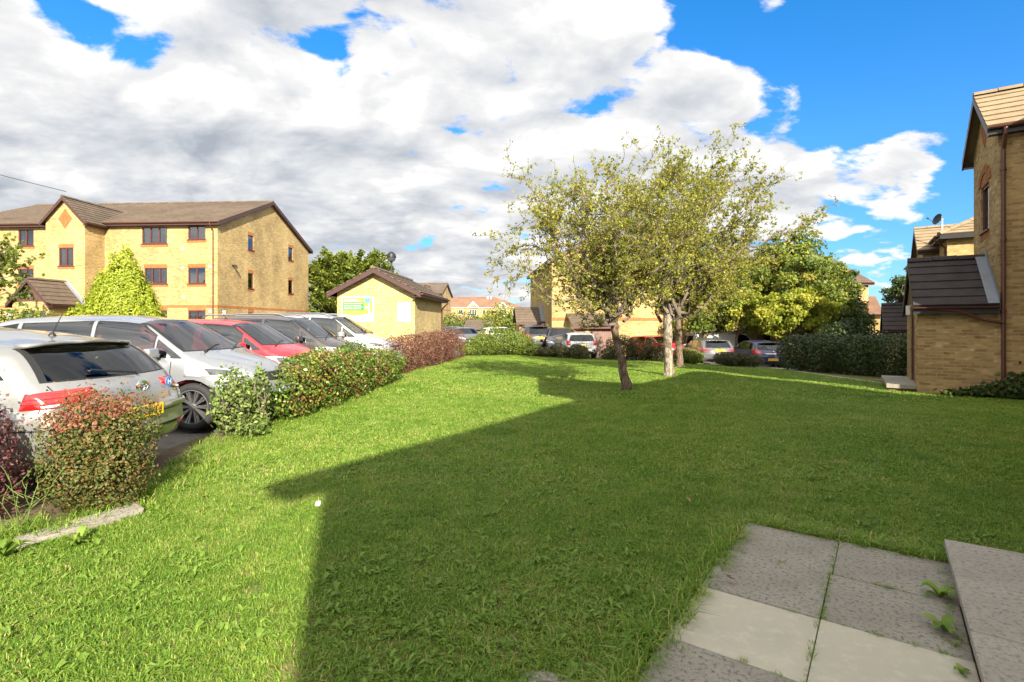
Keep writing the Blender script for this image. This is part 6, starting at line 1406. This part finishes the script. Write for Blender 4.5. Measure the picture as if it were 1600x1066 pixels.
p = sp_(-.04, 1.38); rosette('dock_weed', 'tiny weed sprig at the doorstep, beside the pale slab', p.x, p.y, .012, 4, .07, .4, .6, WG)
for k, (x, y, n, ln, lb) in enumerate([(-3.35, 3.42, 13, .17, 'large plantain clump at the front end of the edging slab'), (-3.02, 3.62, 11, .13, 'plantain clump half way along the edging slab'), (-3.55, 3.25, 12, .16, 'plantain clump at the corner under the dark red bush')]):
    rosette('plantain_weed', lb, x, y, .0, n, ln, .3, .6, 'plantains by the edging slab')
# tall dry stalks by the dark red bush
mb = Tubes()
for k in range(9):
    x0, y0 = -3.62+rng.normal(0, .12), 3.75+rng.normal(0, .15); e = (x0+rng.normal(0, .12), y0+rng.normal(0, .1), rng.uniform(.25, .5)); mb.add(wobble((x0, y0, 0), e, 6, .3), np.linspace(.004, .002, 6), 4)
    for q in range(3): a = np.array(e)*(.6+.15*q)+np.array([x0, y0, 0])*(.4-.15*q); mb.add(wobble(a, a+rng.normal(0, .06, 3)+[0, 0, .06], 3, .2), [.003, .002, .0015], 4)
o = npmesh('stalk_weed', np.vstack(mb.V), np.vstack(mb.F), LM['fresh'], None, np.full(mb.n, .6), True); tag(o, 'spindly branching weed stalks between the two barberry bushes', 'plant')

# lamp post behind the store, overhead wire
lp = empty('street_lamp', (-6.75, 29.2, -.2), 0, 'black post lamp with a round hooded head, behind the brick store', 'street lamp')
mb = MB(); mb.lathe([(.09, 0), (.09, .9), (.055, 1.0), (.05, 5.2), (.07, 5.25)], 12); mb.build('post', M['blackmetal'], lp)
mb = MB(); mb.lathe([(.06, 5.25), (.16, 5.30), (.22, 5.40), (.25, 5.52)], 16); mb.build('lamp_glass', M['lamp_dark'], lp)
mb = MB(); mb.lathe([(.27, 5.50), (.27, 5.56), (.22, 5.70), (.12, 5.80), (.04, 5.84), (.025, 5.92), (.001, 5.93)], 16); mb.build('hood', M['blackmetal'], lp)
cw = MB(); a = Vector((-25.3, 29.6, 9.1)); b_ = Vector((-40, 28.0, 14.2)); cw.tube([a.lerp(b_, k/10)-Vector((0, 0, .5*math.sin(math.pi*k/10))) for k in range(11)], .018, 5); o = cw.build('overhead_wire', M['black']); tag(o, 'thin dark overhead wire running to the flats gable', 'wire')

# ---------------------------------------------------------------- grass: many small tufts on the lawn
LM['grass'] = None
def grass_mat():
    m, nt, out = new_mat('grass_blade'); at = N(nt, 'ShaderNodeAttribute', attribute_name='tint'); gpos = N(nt, 'ShaderNodeNewGeometry').outputs['Position']
    f1 = noise(nt, gpos, .55, 4, .6); f2 = noise(nt, gpos, 2.6, 4, .6)
    q = N(nt, 'ShaderNodeMath', operation='MULTIPLY_ADD'); L(nt, f1, q.inputs[0]); q.inputs[1].default_value = .7; q.inputs[2].default_value = -.35
    q2 = N(nt, 'ShaderNodeMath', operation='MULTIPLY_ADD'); L(nt, f2, q2.inputs[0]); q2.inputs[1].default_value = .7; L(nt, q.outputs[0], q2.inputs[2])
    ad = N(nt, 'ShaderNodeMath', operation='ADD', use_clamp=True); L(nt, q2.outputs[0], ad.inputs[0]); 
    sb = N(nt, 'ShaderNodeMath', operation='MULTIPLY_ADD'); L(nt, at.outputs['Fac'], sb.inputs[0]); sb.inputs[1].default_value = .8; sb.inputs[2].default_value = -.28; L(nt, sb.outputs[0], ad.inputs[1])
    col = ramp(nt, ad.outputs[0], [(0, (.062, .150, .012)), (.35, (.134, .250, .024)), (.7, (.235, .338, .045)), (.88, (.36, .38, .09)), (1, (.44, .35, .18))])
    p = N(nt, 'ShaderNodeBsdfPrincipled', i_Roughness=.55); p.inputs['Specular IOR Level'].default_value = .3; L(nt, col, p.inputs['Base Color'])
    t = N(nt, 'ShaderNodeBsdfTranslucent'); L(nt, mixc(nt, 1., col, (1.2, 1.2, .7), 'MULTIPLY'), t.inputs[0]); mx = N(nt, 'ShaderNodeMixShader', i_0=.35); L(nt, p.outputs[0], mx.inputs[1]); L(nt, t.outputs[0], mx.inputs[2]); L(nt, mx.outputs[0], out.inputs[0]); return m
GM = grass_mat(); LM['grass'] = GM
def blades(n, rad, hmin, hmax, wd, lean, tint_shift=0.):
    V, F, T = [], [], []
    for k in range(n):
        r_ = rad*math.sqrt(rng.random()); a = rng.uniform(0, 2*np.pi); o = np.array([r_*math.cos(a), r_*math.sin(a), -.004]); h = rng.uniform(hmin, hmax)
        b = rng.uniform(0, 2*np.pi); d = np.array([math.cos(b), math.sin(b), 0])*lean*rng.uniform(.3, 1.4); s = np.array([-math.sin(b+rng.normal(0, .5)), math.cos(b), 0])*wd*rng.uniform(.7, 1.3)/2; t0 = np.clip(rng.beta(2, 2)+tint_shift, 0, 1); i0 = len(V)
        if rng.random() < .10: t0 = rng.uniform(.95, 1.2)
        mid = o+d*h*.45+[0, 0, h*.6]; tip = o+d*h*1.25+[0, 0, h*(.95-.35*min(1, np.linalg.norm(d)))]
        V += [o-s, o+s, mid+s*.8, mid-s*.8, tip]; T += [t0]*5; F += [(i0, i0+1, i0+2, i0+3), (i0+3, i0+2, i0+4, i0+4)]
    return V, F, T
def proto(name, V, F, T, mat):
    quads = [f for f in F if f[2] != f[3]]; tris = [f[:3] for f in F if f[2] == f[3]]
    me = bpy.data.meshes.new(name); me.from_pydata([tuple(v) for v in V], [], quads+tris); a = me.attributes.new('tint', 'FLOAT', 'POINT'); a.data.foreach_set('value', np.asarray(T, np.float32)); me.materials.append(mat)
    return bpy.data.objects.new(name, me)
def weedleaves(n, ln, wd):
    V, F, T = [], [], []
    for k in range(n):
        an = rng.uniform(0, 2*np.pi); l = ln*rng.uniform(.5, 1.15); d = np.array([math.cos(an), math.sin(an), 0]); s = np.array([-d[1], d[0], 0]); t0 = rng.uniform(.1, .8); i0 = len(V); ups = rng.uniform(.2, .7); m = 4
        for j in range(m):
            f = j/(m-1); c = d*l*f+np.array([0, 0, .012+ups*l*math.sin(f*2.3)*.7]); w_ = wd*l*[.25, .9, 1., .08][j]
            V += [c+s*w_/2+[0, 0, w_*.18], c, c-s*w_/2+[0, 0, w_*.18]]; T += [t0]*3
        for j in range(m-1): a = i0+j*3; F += [(a, a+1, a+4, a+3), (a+1, a+2, a+5, a+4)]
    return V, F, T
def scatter(name, pts, sc, protos, kind_idx, label):
    col = bpy.data.collections.new(name+'_sources')
    for k, o in enumerate(protos): o.name = name+'_tuft_%d' % k; col.objects.link(o)
    me = bpy.data.meshes.new(name); me.vertices.add(len(pts)); me.vertices.foreach_set('co', np.asarray(pts, np.float32).ravel())
    for nm, vals, ty in (('rz', rng.uniform(0, 2*np.pi, len(pts)), 'FLOAT'), ('sc', sc, 'FLOAT'), ('ix', kind_idx, 'INT')):
        at = me.attributes.new(nm, ty, 'POINT'); at.data.foreach_set('value', np.asarray(vals, np.int32 if ty == 'INT' else np.float32))
    ob = bpy.data.objects.new(name, me); link(ob); tag(ob, label, None, None, 'stuff')
    ng = bpy.data.node_groups.new(name, 'GeometryNodeTree'); ng.interface.new_socket('Geometry', in_out='INPUT', socket_type='NodeSocketGeometry'); ng.interface.new_socket('Geometry', in_out='OUTPUT', socket_type='NodeSocketGeometry')
    gi = ng.nodes.new('NodeGroupInput'); go = ng.nodes.new('NodeGroupOutput'); mp = ng.nodes.new('GeometryNodeMeshToPoints'); ip = ng.nodes.new('GeometryNodeInstanceOnPoints'); ci = ng.nodes.new('GeometryNodeCollectionInfo')
    ci.inputs['Collection'].default_value = col; ci.inputs['Separate Children'].default_value = True; ci.inputs['Reset Children'].default_value = True
    def na(n, ty): q = ng.nodes.new('GeometryNodeInputNamedAttribute'); q.data_type = ty; q.inputs['Name'].default_value = n; return q.outputs['Attribute']
    cx_ = ng.nodes.new('ShaderNodeCombineXYZ'); ng.links.new(na('rz', 'FLOAT'), cx_.inputs[2])
    e2r = ng.nodes.new('FunctionNodeEulerToRotation'); ng.links.new(cx_.outputs[0], e2r.inputs[0])
    ng.links.new(gi.outputs[0], mp.inputs[0]); ng.links.new(mp.outputs[0], ip.inputs['Points']); ng.links.new(ci.outputs[0], ip.inputs['Instance']); ip.inputs['Pick Instance'].default_value = True
    ng.links.new(na('ix', 'INT'), ip.inputs['Instance Index']); ng.links.new(e2r.outputs[0], ip.inputs['Rotation']); ng.links.new(na('sc', 'FLOAT'), ip.inputs['Scale']); ng.links.new(ip.outputs[0], go.inputs[0])
    md = ob.modifiers.new('tufts', 'NODES'); md.node_group = ng; return ob
slabzone = [tuple((PO+PV*a+PW*b_)[:2]) for a, b_ in ((-.01, -.02), (3.2, -.02), (3.2, 6), (-.01, 6))]
step2 = [tuple((SO+PV*a+PW*b_)[:2]) for a, b_ in ((-.02, -.03), (2.2, -.03), (2.2, 6), (-.02, 6))]
def lawn_points(x0, x1, y0, y1, dens):
    n = int((x1-x0)*(y1-y0)*dens); x = rng.uniform(x0, x1, n); y = rng.uniform(y0, y1, n)
    k = inpoly(x, y, LAWN) & ~inpoly(x, y, slabzone) & ~inpoly(x, y, step2) & ((x-.14)**2+(y-2.14)**2 > .13**2) & (x > -1.35*y-1.5) & (x < 1.3*y+3.2)
    ca, sa = math.cos(R(62)), math.sin(R(62)); ex, ey = x+3.28, y-3.98; k &= ~((np.abs(ex*ca+ey*sa) < .38) & (np.abs(-ex*sa+ey*ca) < .09))
    x, y = x[k], y[k]; z = gz(x, y)+.012*np.sin(x*1.3+y*.7)+.010*np.sin(x*.6-y*1.1); return np.stack([x, y, z], 1)
fine = [proto('t', *blades(34, .075, .022, .052, .0042, .75), GM) for _ in range(5)]
mid_ = [proto('t', *blades(40, .13, .024, .055, .0075, .75), GM) for _ in range(4)]
far_ = [proto('t', *blades(44, .24, .025, .06, .016, .8), GM) for _ in range(4)]
A1 = np.vstack([lawn_points(-5, 4.3, 1.4, 5.0, 620), lawn_points(4.3, 7.5, 1.4, 5.0, 330)]); A2 = lawn_points(-5, 12.5, 5.0, 11.0, 190); A3 = lawn_points(-4, 13, 11, 28.3, 62); A0 = lawn_points(-2.6, 2, -3, 1.4, 120)
A = np.vstack([A0, A1, A2, A3]); n1 = len(A0)+len(A1)
ix = np.concatenate([rng.integers(0, 5, n1), rng.integers(5, 9, len(A2)), rng.integers(9, 13, len(A3))])
scatter('grass', A, rng.uniform(.65, 1.25, len(A)), fine+mid_+far_, ix, 'short mown grass of the lawn')
wv_ = [proto('t', *weedleaves(n, l, w_), LM['weed']) for n, l, w_ in ((7, .042, .42), (9, .033, .55), (6, .060, .30), (12, .026, .7), (9, .048, .35))]
Bp = lawn_points(-4.5, 3.5, 1.4, 6.5, 230); cl_ = np.sin(Bp[:, 0]*2.1+1)+np.sin(Bp[:, 1]*2.7)+np.sin(Bp[:, 0]*5-Bp[:, 1]*4)+.9*np.clip(3.4-Bp[:, 1], -2, 2); Bp = Bp[cl_+rng.normal(0, 1.1, len(Bp)) > .15]
B2 = lawn_points(-4.5, 8, 6.5, 13, 9); Bp = np.vstack([Bp, B2])
scatter('lawn_weeds', Bp, rng.uniform(.6, 1.2, len(Bp)), wv_, rng.integers(0, 5, len(Bp)), 'plantain and clover leaves mixed in the grass')
# longer grass along the soil bed and the slab edge
ed_ = []
for (x0, y0), (x1, y1) in zip(LAWN[1:10], LAWN[2:11]):
    for t in rng.random(int(70*math.hypot(x1-x0, y1-y0))): ed_.append((x0+(x1-x0)*t+rng.normal(0, .14)-.03, y0+(y1-y0)*t+rng.normal(0, .14)))
for t in rng.random(150): q = PO+PW*(t*3.2)+PV*(-.04+rng.normal(0, .035)); ed_.append((q.x, q.y))
for t in rng.random(60): q = PO+PV*(t*1.25)-PW*(.035+abs(rng.normal(0, .02))); ed_.append((q.x, q.y))
joint_ = []
for t in rng.random(46): q = PO+PV*(.602+rng.normal(0, .006))+PW*(t*2.4); joint_.append((q.x, q.y))
for r_ in (1, 2, 3):
    for t in rng.random(16): q = PO+PV*(t**.6*1.18)+PW*(.602*r_+rng.normal(0, .005)); joint_.append((q.x, q.y))
for t in rng.random(40): q = SO+PV*(-.035+rng.normal(0, .012))+PW*(t*2.2); joint_.append((q.x, q.y))
n_edge = len(ed_); ed_ = np.array(ed_+joint_); tall = [proto('t', *blades(26, .06, .05, .13, .0055, .9), GM) for _ in range(4)]
esc = rng.uniform(.6, 1.25, len(ed_)); esc[n_edge:] *= .28; ez = gz(ed_[:, 0], ed_[:, 1]); ez[n_edge:] += .012
scatter('edge_grass', np.column_stack([ed_, ez]), esc, tall, rng.integers(0, 4, len(ed_)), 'longer ragged grass along the border and the paving edge')
